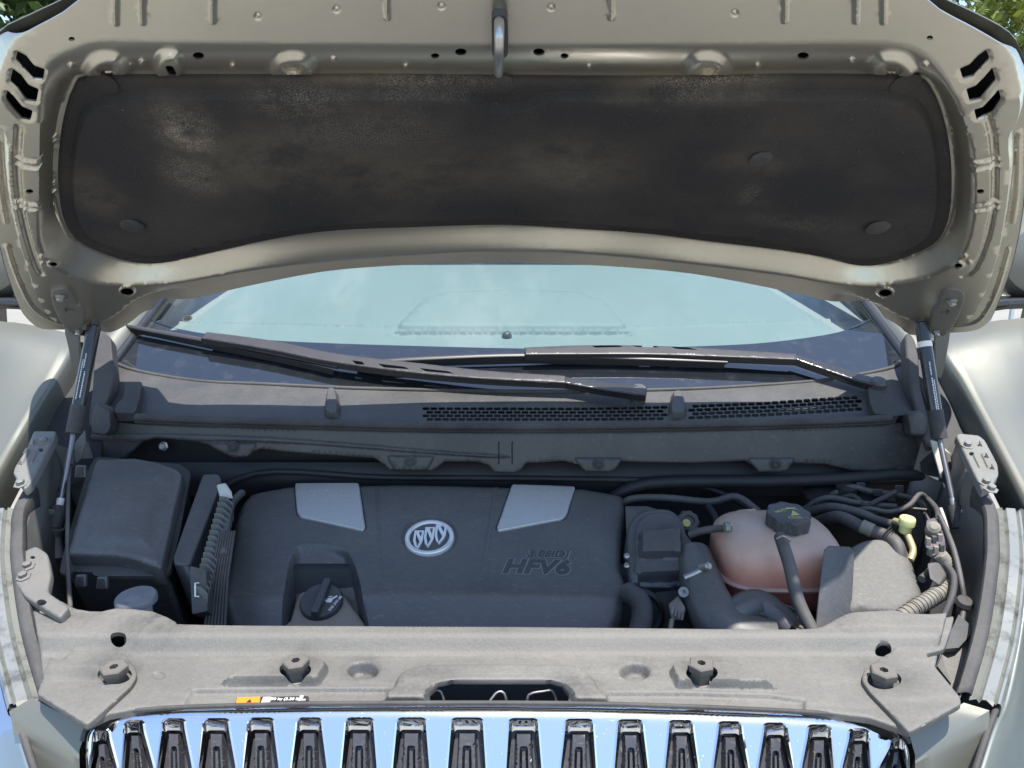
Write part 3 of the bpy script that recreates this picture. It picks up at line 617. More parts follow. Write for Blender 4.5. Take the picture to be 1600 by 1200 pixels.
# ---------------------------------------------------------------- wipers lying on the glass
def ribbon3(name, S, path, w0, h, thick, mat, parent, holes=()):
    """flat bar along pixel path with half widths w0 (m) per point"""
    a = S.uv(path, h); Q = smooth([p + (q,) for p, q in zip(a, w0)], False, 6); L = []; Rr = []
    for i, p in enumerate(Q):
        q0, q1 = Vector(Q[max(i - 1, 0)][:2]), Vector(Q[min(i + 1, len(Q) - 1)][:2]); d = (q1 - q0).normalized()
        L.append((p[0] - d.y * p[2], p[1] + d.x * p[2])); Rr.append((p[0] + d.y * p[2], p[1] - d.x * p[2]))
    return relief(name, S, L + Rr[::-1], mat, parent, sp=.007, h0=h, skirt=thick, edge=(.003, .0025), holes=holes, ang=45)
M['wiper'] = plain('wiper paint', (.018, .018, .020), .34, dust=(.08, .10), dcol=(.22, .19, .18))
def wiper(armp, armw, slotsp, headp, headw, blade, rub, pivot):
    w_ = ribbon3('wiper', WS, armp, armw, .036, .014, M['wiper'], car, holes=[WS.uv(rounded(s, 2), .036) for s in slotsp])
    ribbon3('arm_head', WS, headp, headw, .034, .014, M['gloss'], w_)
    tube('wiper_blade', [WS.P(x, y, .022) for x, y in blade], [.004] + [.0075] * (len(blade) - 2) + [.005], M['wiper'], w_, seg=8, flat=.8)
    P = [WS.P(x, y, .016) for x, y in rub]; V = []
    for p in P: V += [p + WS.N * .006 + Vector((0, .002, 0)), p - WS.N * .010 + Vector((0, .001, 0)), p - WS.N * .010 - Vector((0, .002, 0)), p + WS.N * .006 - Vector((0, .002, 0))]
    mesh('wiper_rubber', V, [(i * 4 + k, i * 4 + (k + 1) % 4, i * 4 + 4 + (k + 1) % 4, i * 4 + 4 + k) for i in range(len(P) - 1) for k in range(4)] + [(0, 1, 2, 3), (4 * len(P) - 1, 4 * len(P) - 2, 4 * len(P) - 3, 4 * len(P) - 4)], M['black'], w_)
    lathe('pivot_cap', [(.016, -.02), (.016, .006), (.013, .010), (0, .011)], UC.P(*pivot, .02), UC.N, M['plastic'], w_)
    return w_
w1 = wiper([(318, 523), (420, 538), (520, 558), (640, 573), (760, 585), (884, 592)], [.012, .015, .014, .016, .013, .011], [[(550, 563), (566, 565), (570, 570), (556, 569)], [(590, 568), (632, 573), (640, 577), (600, 574)], [(655, 575), (700, 580), (710, 584), (665, 580)]], [(876, 592), (930, 600), (985, 607), (1010, 611)], [.009, .012, .014, .012], [(192, 508), (235, 517), (330, 534), (430, 553), (528, 574)], [(196, 513), (240, 521), (330, 540), (430, 560), (520, 580)], (998, 612))
w2 = wiper([(820, 548), (900, 546), (1000, 546), (1090, 549), (1170, 553), (1246, 557)], [.012, .015, .015, .014, .012, .010], [[(924, 540), (966, 539), (974, 542), (930, 543)], [(984, 539), (1020, 539), (1030, 543), (994, 542)], [(1046, 541), (1075, 543), (1092, 547), (1056, 545)]], [(1240, 556), (1290, 572), (1340, 588), (1374, 597)], [.008, .011, .013, .011], [(552, 568), (650, 562), (815, 556), (980, 560), (1136, 566)], [(556, 571), (680, 566), (820, 562), (980, 565), (1132, 570)], (1372, 600))

# ---------------------------------------------------------------- radiator cover across the front
FP = plane_yz(.78, 1.012, .95, 1.025)
rear = [(45, 927), (82, 932), (120, 952), (160, 956), (182, 951), (240, 956), (275, 972), (288, 976), (400, 978), (600, 979), (800, 980), (1000, 982), (1200, 984), (1262, 983), (1285, 979), (1305, 968), (1320, 961), (1337, 957), (1397, 954), (1412, 958), (1450, 960), (1480, 958)]
front = [(1440, 1130), (1421, 1142), (1360, 1121), (1290, 1112), (1200, 1107), (1000, 1099), (800, 1096), (600, 1096), (400, 1098), (290, 1102), (215, 1107), (170, 1115), (135, 1131), (70, 1090), (60, 1000)]
def fp_h(u, v):
    # v runs rearwards: two creases form the raised rear lip
    v1 = FP.hit(800, 998, .014)[1]; v2 = FP.hit(800, 1021, .002)[1]
    return .014 * np.clip((v - v2) / (v1 - v2), 0, 1) + .004 * ss((v - v1 - .001) / .003)
def at_fp(px, n=None): return FP.uv(px, .003)
def stained():
    k = NT('radiator cover plastic'); b = k.b
    n1 = k.ramp(k.noise(4, 6, .65), .3, .72); n2 = k.ramp(k.noise(180, 8, .75), .3, .68); sm_ = k.ramp(k.noise(9, 5, .6, (.5, 5, 1)), .5, .72); fl = k.ramp(k.noise(330, 2, .5), .68, .75)
    amt = k.math('MULTIPLY', k.math('ADD', k.math('MULTIPLY', n1, .30), k.math('ADD', k.math('MULTIPLY', k.up(.2, .95), .45), k.math('MULTIPLY', sm_, .16))), k.math('ADD', k.math('MULTIPLY', n2, .34), .74))
    st = None
    for x, y, r_ in ((178, 1048, .06), (461, 1043, .055), (1097, 1048, .055), (1382, 1056, .06), (567, 1046, .04), (992, 1048, .04), (660, 1085, .07), (900, 1085, .07), (250, 985, .09), (1290, 985, .08), (120, 970, .08), (780, 985, .05)):
        q = k.blob(FP.P(x, y), r_); st = q if st is None else k.math('MAXIMUM', st, q)
    st = k.math('MULTIPLY', st, k.ramp(k.noise(26, 6, .7), .32, .62))
    amt = k.math('MAXIMUM', k.math('SUBTRACT', amt, k.math('MULTIPLY', st, .42)), 0.03)
    amt = k.math('MINIMUM', k.math('ADD', amt, k.math('MULTIPLY', fl, .3)), 1.0)
    c = k.mix(amt, (.062, .061, .060), (.215, .205, .183)); k.lk(c, b.inputs['Base Color']); k.lk(k.math('ADD', k.math('MULTIPLY', amt, .3), .5), b.inputs['Roughness'])
    k.bump(k.math('ADD', k.noise(300, 3), k.math('MULTIPLY', k.noise(40, 5), .6)), .45, .0012); return k.m
M['stained'] = stained()
hex_holes = [(461, 1043, 25, 13.5), (1097, 1048, 25, 13.5)]
latch = [(668, 1099), (671, 1078), (684, 1067), (705, 1062.5), (860, 1062.5), (878, 1067), (889, 1078), (892, 1099)]
fpanel = relief('radiator_cover', FP, FP.uv(smooth(rear, False, 2), .016) + FP.uv(front), M['stained'], car, sp=.006, extra=fp_h, skirt=.006, edge=(.004, .003),
    holes=[FP.uv(circ(*h_, 20), .014) for h_ in hex_holes] + [FP.uv(latch[1:-1] + [(886, 1090), (674, 1090)], .006)] + [at_fp(circ(187, 1009, 12.5, 6, 16)), at_fp(circ(1380, 1017, 13, 6, 16))],
    feats=[(FP.uv(rounded([(335, 1063), (350, 1056), (405, 1032), (425, 1025), (500, 1024), (514, 1031), (512, 1042), (498, 1062), (420, 1062)], 6), .010), .011, .006),
           (FP.uv(rounded([(1225, 1069), (1205, 1062), (1165, 1036), (1145, 1031), (1058, 1030), (1045, 1037), (1047, 1046), (1057, 1066), (1150, 1067)], 6), .010), .011, .006),
           (at_fp(circ(567, 1044, 27, 14.5)), -.014, .010), (at_fp(circ(992, 1046, 27, 14.5)), -.014, .010), (at_fp(circ(247, 1052, 12, 7)), -.002, .003),
           (FP.uv(smooth([(606, 1110), (614, 1072), (624, 1052), (645, 1041), (690, 1037), (870, 1037), (905, 1042), (926, 1056), (938, 1076), (950, 1110)], n=3), .004), .007, .006),
           (FP.uv(rounded([(655, 1120), (660, 1078), (680, 1062), (705, 1057), (860, 1057), (882, 1062), (900, 1078), (905, 1120)], 8), .010), -.012, .007),
           (FP.uv([(300, 1076), (505, 1074), (610, 1074), (606, 1110), (280, 1112)]), -.005, .005), (FP.uv([(945, 1080), (1057, 1080), (1200, 1084), (1260, 1092), (1260, 1120), (945, 1110)]), -.005, .005)], label='dust covered grey plastic panel over the radiator')
# corner covers
cl_px = [(60, 938), (100, 962), (144, 974), (162, 992), (170, 1007), (195, 1020), (212, 1042), (214, 1055), (205, 1070), (150, 1120), (135, 1131), (57, 1083), (78, 1022), (92, 1032), (116, 1010), (93, 1004), (84, 975)]
cr_px = [(1492, 960), (1447, 968), (1430, 976), (1402, 1003), (1396, 1014), (1374, 1027), (1350, 1045), (1346, 1060), (1358, 1078), (1421, 1143), (1503, 1098), (1500, 1086), (1462, 1040), (1447, 1020), (1476, 1013), (1486, 985)]
for nm, px, hole in (('corner_cover', cl_px, (179, 1053, 27, 15)), ('corner_cover', cr_px, (1382, 1061, 27, 15))):
    relief(nm, FP, FP.uv(rounded(px, 5, 2), .008), M['stained'], fpanel, sp=.009, h0=.007, skirt=.005, edge=(.003, .0025), holes=[FP.uv(circ(*hole, 20), .008)])
M['nut'] = plain('dusty rubber', (.06, .058, .055), .6, dust=(.4, .45), dcol=(.17, .155, .135), grain=.3)
# hood bumpers: hexagon rubber heads on bolts
for x, y, h, hb in ((178, 1043, .021, .008), (462, 1033, .024, .012), (1096, 1037, .024, .012), (1381, 1048, .021, .008)):
    c = FP.P(x, y, h); r = .0165
    o = lathe('hood_bumper', [(.013, -.05), (.013, -.010), (r * .94, -.009), (r, -.006), (r, 0), (r * .9, .0015), (.0055, .0015), (.0055, -.006), (0, -.006)], c, (0, -.05, 1), M['nut'], fpanel, seg=6, xdir=(1, .25, 0), ang=30)
    lathe('bumper_collar', [(.009, -.06), (.022, -.056), (.020, -.036), (.014, -.028), (.012, -.024)], c, (0, 0, 1), M['tan'], fpanel, seg=24)
# black sheet added under the holes so that no light leaks
slab('light_block_sheet', FP, FP.uv([(60, 1105), (1500, 1105), (1430, 1000), (150, 1000)]), .004, M['black'], fpanel, h=-.14)
# latch inside its opening
lc = FP.P(780, 1090, -.02)
for dx, s in ((-.085, 1), (.055, -1)):
    tube('latch_lever', [lc + Vector((dx - .02, -.002, -.01)), lc + Vector((dx - .018, 0, .004)), lc + Vector((dx, .001, .008)), lc + Vector((dx + .012, .001, .008)), lc + Vector((dx + .018, -.002, -.012))], .0018, M['steel'], fpanel, seg=8, sm=3)
tube('latch_lever', [lc + Vector((-.018, -.01, -.01)), lc + Vector((-.004, 0, .006)), lc + Vector((.006, 0, .006)), lc + Vector((.010, -.004, -.01))], .0018, M['steel'], fpanel, seg=8, sm=3)
# warning label
u1, v1 = FP.hit(425, 1094.5, -.002); lb = FP.uv([(368, 1103), (370, 1092), (482, 1090), (484, 1101)], .0)
slab('warning_label', FP, lb, .002, M['gloss'], fpanel, h=.0022, bevel=0)
slab('label_field', FP, FP.uv([(369, 1102.5), (371, 1092.6), (407, 1092), (406, 1102)], .0), .001, M['orange'], fpanel, h=.0030, bevel=0)
u, v = FP.hit(417, 1096); slab('label_mark', FP, rounded([(u - .005, v - .006), (u + .005, v - .006), (u + .005, v + .004), (u - .005, v + .004)], .001), .001, M['white'], fpanel, h=.0031, bevel=0)
u, v = FP.hit(447, 1095.5); text('label_text', '1.00 kg (2.20 lb)', .0062, FP, u - .002, v, .003, M['white'], fpanel, extrude=.0002, bold=.00012)
u, v = FP.hit(470, 1095.5); slab('label_mark', FP, [(u - .004, v - .002), (u + .006, v - .002), (u + .006, v), (u + .002, v), (u + .002, v + .006), (u - .002, v + .006), (u - .002, v)], .001, M['white'], fpanel, h=.0031, bevel=0)
u, v = FP.hit(390, 1099); slab('label_mark', FP, [(u - .003, v - .002), (u + .003, v - .002), (u, v + .0035)], .001, M['gloss'], fpanel, h=.0036, bevel=0)

# ---------------------------------------------------------------- grille
GE = R(40)
GR = Surf((0, .757, 1.0), (0, math.sin(GE), math.cos(GE)), bend=lambda u, v: -.10 * u * u * u * u - .03 * u * u)
g_px = [(128, 1200), (128, 1160), (134, 1141), (150, 1125), (180, 1115), (230, 1110), (300, 1106), (500, 1101), (800, 1100), (1000, 1103), (1200, 1111), (1300, 1117), (1370, 1127), (1402, 1141), (1422, 1162), (1428, 1200), (1420, 1320), (1380, 1420), (1200, 1480), (800, 1500), (350, 1480), (170, 1420), (135, 1320)]
G_uv = GR.uv(smooth(g_px, n=3))
ops = [((139, 184), (148, 170), 1141), ((191, 241), (197, 223), 1128), ((246, 301), (256, 287), 1125), ((311, 369), (320, 356), 1125), ((381, 436), (390, 426), 1124), ((456, 511), (466, 501), 1124), ((534, 589), (542, 582), 1124), ((614, 671), (622, 664), 1124), ((700, 759), (707, 753), 1124), ((791, 846), (797, 839), 1125), ((876, 931), (885, 925), 1126), ((960, 1012), (967, 1003), 1127), ((1039, 1091), (1047, 1081), 1128), ((1114, 1169), (1124, 1157), 1130), ((1184, 1239), (1195, 1227), 1132), ((1252, 1302), (1264, 1296), 1135), ((1315, 1360), (1328, 1355), 1141), ((1372, 1419), (1392, 1411), 1153)]
gh = []; 
for (a, b), (c, d), t in ops:
    e = .30; L = 1330
    k = (L - 1200) / 70.0
    gh.append([(a + (a - c) * k * e, L), (a, 1200), (c - 2, t + 14), (c - 1, t + 3), (c + 4, t), (d - 4, t), (d + 1, t + 3), (d + 2, t + 14), (b, 1200), (b + (b - d) * k * e, L)])
def inner(p):
    t = p[4][1]; xm = (p[2][0] + p[7][0]) / 2; xb = (p[1][0] + p[8][0]) / 2; q = []
    for x, y in p:
        m_ = xm + (xb - xm) * (y - t - 14) / (1186 - t); k_ = .86 if y > t + 15 else .82
        q.append((m_ + (x - m_) * k_, t + 16 + (y - t) * .9 if y < t + 15 else y))
    return q
gho = [rounded(rounded(p, 7, 3), 3, 2) for p in gh]; ghi = [rounded(rounded(inner(p), 7, 3), 3, 2) for p in gh]
ghu = [GR.uv(p) for p in gho]
grille = relief('grille', GR, G_uv, M['gchrome'], car, sp=.0065, holes=ghu, edge=(.016, .012), skirt=.0, ang=70, label='chrome waterfall grille with black upright slots')
def roll(u, v):
    d = sdist(np.array([[u, v]]), G_uv)[0]; t = max(0, 1 - d / .016); return -.012 * (1 - math.sqrt(max(0, 1 - t * t)))
for p, po, pi in zip(gh, gho, ghi):
    qo = GR.uv(po); qi = GR.uv(pi, -.009); n_ = len(qo); qx = inset(qo, -.0028)
    V = [GR.pt(u, v, roll(u, v) - .0004) for u, v in qx] + [GR.pt(u, v, roll(u, v) + .0014) for u, v in qo] + [GR.pt(u + (u2 - u) * .12, v + (v2 - v) * .12, roll(u, v) - .0012) for (u, v), (u2, v2) in zip(qo, qi)] + [GR.pt(u, v, -.009) for u, v in qi]
    mesh('slot_surround', V, [f for i in range(n_) for j in range(3) for f in ((j * n_ + i, j * n_ + (i + 1) % n_, (j + 1) * n_ + (i + 1) % n_, (j + 1) * n_ + i),)], M['gchrome'], grille, ang=75)
    xm = (p[7][0] + p[2][0]) / 2; xb = (p[8][0] + p[1][0]) / 2; wi = (p[7][0] - p[2][0]) / 2 * .8
    def strip(f, t0, h, w0=1.0):
        k2 = (1330 - p[4][1]) / (1200 - p[4][1]); xe = xm + (xb - xm) * k2; a, b_ = f * wi, f * wi * 1.55
        return GR.uv([(xe - b_, 1330), (xm - a + (xb - xm) * (t0 / 75), p[4][1] + t0), (xm + a + (xb - xm) * (t0 / 75), p[4][1] + t0), (xe + b_, 1330)], h)
    relief('grille_slat', GR, qi, M['slat'], grille, sp=.008, h0=-.020, skirt=0, feats=[(rounded(strip(.72, 19, -.012), .002), .010, .0025), (rounded(strip(.34, 41, -.012), .003), -.008, .0015), (rounded(strip(.24, 47, -.012), .002), .008, .0015)], ang=30)
slab('grille_backing', GR, inset(G_uv, .03), .004, M['black'], grille, h=-.04)
tube('grille_gasket', [GR.P(x, y - 1.5, -.004) for x, y in g_px[1:15]], .0028, M['rubber'], car, seg=8)
# painted bumper corners beside the grille
def corner(ptsA, ptsB, ptsC, ptsD):
    loft('bumper_corner', [ptsA, ptsB, ptsC, ptsD], M['paint'], car, n=4, ang=25)
def cpts(*p): return [atY(*q) for q in p]
corner(cpts((50, 1090, .815), (90, 1112, .800), (137, 1135, .785)), cpts((14, 1112, .805), (60, 1140, .790), (124, 1172, .772)), cpts((18, 1125, .800), (62, 1153, .785), (124, 1186, .766)), cpts((45, 1300, .765), (80, 1320, .755), (130, 1350, .735)))
corner(cpts((1420, 1146, .785), (1460, 1125, .800), (1506, 1098, .815)), cpts((1430, 1180, .772), (1485, 1146, .790), (1546, 1110, .805)), cpts((1430, 1193, .766), (1488, 1160, .785), (1546, 1126, .800)), cpts((1424, 1350, .735), (1476, 1330, .755), (1515, 1300, .765)))
# ---------------------------------------------------------------- engine cover
EC = plane_yz(1.02, .98, 1.339, 1.094, bend=lambda u, v: -.10 * (u + .13) ** 2)
ec_px = [(356, 968), (350, 940), (350, 912), (360, 862), (367, 812), (380, 782), (397, 768), (437, 760), (460, 757), (562, 755), (655, 754), (797, 758), (900, 760), (920, 762), (968, 771), (974, 779), (976, 800), (972, 850), (971, 885), (979, 912), (977, 940), (966, 962), (948, 980), (940, 1010), (370, 1010)]
v_cr = EC.hit(700, 926)[1]
sil_l = [(461, 761), (462, 756), (561, 755.5), (571, 825), (567, 830), (470, 809), (464, 801)]
sil_r = [(800, 757.5), (899, 761), (885, 806), (878, 812), (779, 831), (776, 826)]
rec = [(466, 850), (505, 849), (537, 856), (547, 865), (557, 890), (566, 930), (572, 1010), (440, 1010), (446, 912), (455, 870)]
REC = EC.uv(smooth(rec, n=3))
def ec_h(u, v):
    p = np.stack([u, v], 1)
    side = ss((.205 + (v - v_cr) * .3 - np.abs(u + .005 - .02)) / .06)
    d = -.55 * np.maximum(v_cr - v, 0) - .10 * np.maximum(v_cr + .03 - v, 0) * .5
    s = sdist(p, REC); vb = EC.hit(500, 850)[1]
    depth = np.clip((vb - v) / .085, 0, 1) * .040 + .006
    return d * (1 - ss(s / .010) * .6) - depth * ss(s / .010)
def groove(poly): return (inset(EC.uv(poly), -.003), -.004, .003)
tl = EC.uv([(763, 905), (768, 905), (790, 828), (785, 826)])
ecover = relief('engine_cover', EC, lines=[(REC, (0, .0033, .0067, .01))], outline=EC.uv(smooth(ec_px[:-2], False, 3) + ec_px[-2:]), mat=M['cover'], parent=car, sp=.009, edge=(.014, .012), skirt=.05, extra=ec_h,
    feats=[groove(sil_l), groove(sil_r), (EC.uv(circ(671, 838, 45, 33)), -.003, .004), (EC.uv(rounded([(772, 758), (780, 757), (757, 905), (748, 905)], 3)), .0015, .003), (EC.uv(rounded([(585, 756), (592, 756), (600, 905), (592, 905)], 3)), -.0015, .003)], label='dusty black plastic engine cover with silver inserts')
for nm, px in (('silver_insert', sil_l), ('silver_insert', sil_r)):
    relief(nm, EC, EC.uv(rounded(px, 4, 3)), M['satin'], ecover, sp=.006, h0=.003, skirt=.006, edge=(.003, .0028))
# rivet-like dimples pressed in the inserts
for x0, y0, sx in ((486, 765, 1), (838, 768, -1)):
    for r in range(3):
        for c in range(3):
            px, py = x0 + c * 24 + (r % 2) * 6 * sx, y0 + r * 8
            if sx < 0 and c == 2 and r == 2: continue
            lathe('insert_dimple', [(.0022, 0), (.0019, .0008), (0, .0012)], EC.P(px, py, .003), EC.N, M['satin'], ecover, seg=8)
# round emblem: ring, dark field, three shields
eu, ev = EC.hit(671, 838, .004); er = .0425
lathe('emblem_ring', [(er * .80, 0), (er * .80, .004), (er * .86, .0055), (er * .95, .0055), (er, .003), (er, -.004)], EC.pt(eu, ev, .0), EC.N, M['emblem'], ecover, seg=48, ang=60)
lathe('emblem_field', [(er * .82, -.003), (er * .82, .0015), (0, .0018)], EC.pt(eu, ev, .0), EC.N, M['plastic'], ecover, seg=40)
def emb(x, y): return (eu + x * er, ev + y * er)
def frame(name, outer, inner, h0, h1, mat, par):
    n = len(outer); V = [EC.pt(*p, h1) for p in outer] + [EC.pt(*p, h1) for p in inner] + [EC.pt(*p, h0) for p in outer] + [EC.pt(*p, h0) for p in inner]
    Fc = []
    for i in range(n):
        j = (i + 1) % n; Fc += [(i, j, n + j, n + i), (j, i, 2 * n + i, 2 * n + j), (n + i, n + j, 3 * n + j, 3 * n + i)]
    return mesh(name, V, Fc, mat, par, ang=30)
for x0, x1, yt, tx, ty in ((-.63, -.24, .31, -.40, -.72), (-.21, .19, .51, .0, -.64), (.21, .66, .66, .42, -.46)):
    m_ = yt - (yt - ty) * .55
    sh = [(x0, yt), (x0, m_), (x0 + (tx - x0) * .35, m_ - (m_ - ty) * .6), (tx, ty), (tx + (x1 - tx) * .65, m_ - (m_ - ty) * .45), (x1, m_), (x1, yt)]
    o_ = [emb(*p) for p in sh][::-1]; i_ = inset(o_, .0042)
    if len(i_) == len(o_): frame('emblem_shield', o_, i_, .001, .0055, M['emblem'], ecover)
    dv = [emb(x0 + .02, yt - .05), emb(x0 + .16, yt - .02), emb(x1 - .02, m_ + .02), emb(x1 - .06, m_ - .22)]
    slab('emblem_band', EC, dv, .004, M['emblem'], ecover, h=.0052, bevel=.0004)
# moulded lettering
M['letter'] = plain('letter plastic', (.022, .025, .032), .5, dust=(.1, .08)); M['letter_rim'] = plain('letter rim', (.17, .175, .18), .5, dust=(.2, .2))
u, v = EC.hit(836, 887); text('lettering', 'HFV6', .042, EC, u, v, .0005, M['letter_rim'], ecover, shear=.28, bold=.0036, extrude=.0004, sx=1.12)
text('lettering', 'HFV6', .042, EC, u, v, .0014, M['letter'], ecover, shear=.28, bold=.0018, extrude=.0004, sx=1.12)
u, v = EC.hit(855, 866.5); text('lettering', '3.0SIDI', .0225, EC, u, v, .0005, M['letter_rim'], ecover, shear=.28, bold=.0010, extrude=.0004, sx=1.12)
text('lettering', '3.0SIDI', .0215, EC, u, v, .0014, M['letter'], ecover, shear=.28, bold=.0002, extrude=.0004, sx=1.12)
# oil filler: dusty base plate, knob cap with a grip bar
cc = EC.P(503, 944, -.030); ax = Vector((0, -.42, .9)).normalized()
ob = relief('oil_filler_base', EC, EC.uv(smooth([(440, 985), (452, 968), (464, 930), (480, 921), (515, 922), (536, 928), (552, 948), (566, 985)], n=3), -.03), M['tan'], ecover, sp=.008, h0=-.030, skirt=.02, edge=(.008, .008))
cap = lathe('oil_cap', [(.037, -.012), (.037, -.006), (.034, -.004), (.034, .008), (.032, .011), (.030, .0115), (0, .0125)], cc, ax, M['plastic'], car, 'black oil filler cap with a raised grip bar', seg=40, ang=30)
OC = Surf(cc + ax * .0125, ax.cross(Vector((1, 0, 0))), U=(1, 0, 0))
slab('grip_bar', OC, rounded([(-.009, -.033), (.004, -.034), (.012, .033), (.000, .034)], .004), .018, M['plastic'], cap, h=.013, bevel=.003, seg=3)
text('cap_print', 'SAE 5W-30', .0065, OC, .025, -.008, .0004, M['white'], cap, extrude=.0002, bold=.0001, angle=R(62))
for a in ([(.010, -.006), (.018, -.006), (.020, .002), (.011, .002)], [(.020, .0), (.026, .006), (.025, .0075), (.0185, .003)], [(.007, -.002), (.010, -.004), (.010, -.002), (.008, 0)], [(.012, .004), (.018, .004), (.018, .0055), (.012, .0055)]):
    slab('cap_symbol', OC, a, .0006, M['white'], cap, h=.0006, bevel=0)

# ---------------------------------------------------------------- air box on the left
BX = plane_yz(1.05, 1.058, 1.30, 1.158)
lid_px = [(152, 715), (212, 714), (245, 720), (279, 732), (285, 740), (270, 800), (251, 887), (230, 880), (207, 872), (175, 866), (103, 865), (122, 800), (143, 728)]
def airbox():
    o = relief('air_filter_box', BX, BX.uv(rounded(lid_px, 6, 3)), M['cover'], car, sp=.010, edge=(.008, .007), skirt=.035, label='scuffed black box lid beside the fender',
        feats=[(BX.uv(rounded([(165, 735), (262, 742), (240, 860), (125, 850)], 14)), .004, .02)])
    RM = plane_yz(1.03, 1.02, 1.30, 1.125)
    rim = [(97, 895), (101, 872), (140, 735), (152, 716), (280, 728), (296, 740), (279, 830), (264, 892), (256, 899), (150, 899), (148, 893), (112, 892), (110, 898)]
    slab('box_rim', RM, inset(RM.uv(rounded(rim, 4, 2)), -.003), .008, M['cowl'], o, h=.002, bevel=.002)
    bd = RM.uv([(100, 896), (140, 740), (290, 742), (262, 897)]); slab('box_body', RM, inset(bd, .004), .22, M['plastic'], o, h=-.007, bevel=.008, seg=3)
    for x, y in ((132, 905), (165, 908), (280, 815), (131, 735)):
        S = plane3((x, y, 1.035 if y > 850 else 1.2), (x + 20, y, 1.035 if y > 850 else 1.2), (x, y - 20, 1.04 if y > 850 else 1.205))
        frame_o = [(x - 9, y + 10), (x + 9, y + 10), (x + 8, y - 9), (x - 7, y - 9)]; a = S.uv(frame_o)
        slab('box_clip', S, a, .008, M['plastic'], o, h=.012, bevel=.002)
        slab('clip_window', S, inset(a, .004), .004, M['black'], o, h=.0135, bevel=.001)
    return o
airbox()
# control module with cooling fins
def module():
    T = plane_yz(1.03, 1.035, 1.27, 1.135)
    o = slab('control_module', T, T.uv(rounded([(317, 740), (342, 740), (346, 750), (297, 882), (271, 882), (270, 870)], 4, 2)), .12, M['plastic'], car, label='black control module with cooling fins', bevel=.004, seg=3)
    for k in range(17):
        f = k / 16; x = 343 - 40 * f; y = 775 + 140 * f; d = 1.215 - .205 * f
        p = [atY(x, y, d), atY(x + 11, y + 1, d - .004), atY(x + 22, y + 12, d - .012), atY(x + 22, y + 40, d - .012), atY(x, y + 34, d)]
        V = p + [q + Vector((0, -.0026, .0)) for q in p]; n = 5
        mesh('cooling_fin', V, [tuple(range(n)), tuple(range(2 * n - 1, n - 1, -1))] + [((i + 1) % n, i, n + i, n + (i + 1) % n) for i in range(n)], M['apron'], o, bevel=.0006)
    for k in range(7):
        x = 322 + k * 5.2; tube('ribbed_slat', [atY(x + 22 - k * 1.5, 830, 1.12), atY(x + 8 - k, 905, 1.05), atY(x - 2, 985, .985)], .0022, M['rubber'], o, seg=6, sm=0)
    S = plane3((296, 900, 1.02), (330, 900, 1.02), (296, 950, .99))
    slab('module_plug', S, S.uv(rounded([(296, 884), (322, 890), (324, 955), (300, 960)], 3)), .03, M['rubber'], o, bevel=.003)
    tube('plug_clip', [S.P(311, 911, .004), S.P(305, 911, .004), S.P(305, 932, .004), S.P(311, 932, .004)], .0012, M['white'], o, seg=6, sm=0)
    hull3('grey_plug', [atY(x, y, d) for x, y, d in ((338, 757, 1.24), (352, 754, 1.24), (362, 768, 1.23), (364, 780, 1.22), (344, 778, 1.22), (338, 770, 1.26), (356, 760, 1.28), (362, 776, 1.26))], M['greypanel'], o)
module()
tube('harness', [atY(378, 770, 1.27), atY(366, 782, 1.24), atY(358, 800, 1.2), atY(352, 840, 1.13), atY(350, 870, 1.08)], .007, M['hose'], car, seg=10)
# washer filler
M['capgrey'] = plain('cap grey', (.20, .21, .22), .5, dust=(.4, .2), dcol=(.12, .12, .12), scr=.5)
wc = atY(212, 931, 1.0)
wf = lathe('washer_filler', [(.022, -.10), (.020, -.012), (.020, -.008)], wc, (0, 0, 1), M['greypanel'], car, seg=28, label='pale washer filler neck with a worn grey cap')
lathe('washer_cap', [(.026, -.012), (.029, -.010), (.029, -.003), (.027, .000), (.018, -.001), (.012, .001), (0, .0015)], wc, (0, -.08, 1), M['capgrey'], wf, seg=32)

# ---------------------------------------------------------------- intake resonator and duct
RS = plane_yz(1.10, 1.011, 1.22, 1.091)
res_px = [(982, 822), (994, 803), (1015, 794), (1045, 794), (1062, 806), (1072, 826), (1075, 850), (1076, 900), (1072, 907), (992, 912), (985, 905), (982, 880), (980, 845)]
def resonator():
    o = relief('air_resonator', RS, RS.uv(smooth(res_px, n=3)), M['plastic'], car, sp=.006, edge=(.010, .008), skirt=.07, label='black arched air resonator beside the engine cover',
        feats=[(RS.uv(smooth([(991, 830), (1003, 810), (1020, 803), (1042, 803), (1057, 812), (1067, 832), (1071, 860), (1071, 898), (996, 902), (991, 870)], n=3)), .006, .004), (RS.uv(rounded([(996, 836), (1064, 832), (1068, 900), (997, 903)], 7)), .016, .006), (RS.uv(rounded([(997, 873), (1067, 871), (1070, 912), (996, 914)], 4)), -.014, .006)])
    slab('resonator_body', RS, RS.uv(rounded([(984, 835), (1072, 835), (1074, 900), (988, 905)], 8)), .05, M['plastic'], o, h=-.02, bevel=.006)
    hull3('resonator_neck', [atY(x, y, d) for x, y, d in ((975, 790, 1.25), (1010, 790, 1.26), (1045, 800, 1.26), (978, 860, 1.18), (1060, 860, 1.17), (1085, 850, 1.15), (1095, 880, 1.12), (1075, 900, 1.1))], M['hose'], o)
    for y in (870, 885): lathe('resonator_bolt', [(.005, 0), (.005, .004), (.003, .005), (0, .005)], atY(979, y, 1.13), RS.N, M['steel'], o, seg=6)
resonator()
duct = tube('intake_duct', [atY(1082, 868, 1.15), atY(1094, 905, 1.10), atY(1108, 945, 1.05), atY(1140, 990, 1.01), atY(1200, 1010, 1.0)], [.030, .033, .036, .040, .042], M['cover'], car, 'grey blue intake duct held by a steel clamp', seg=24)
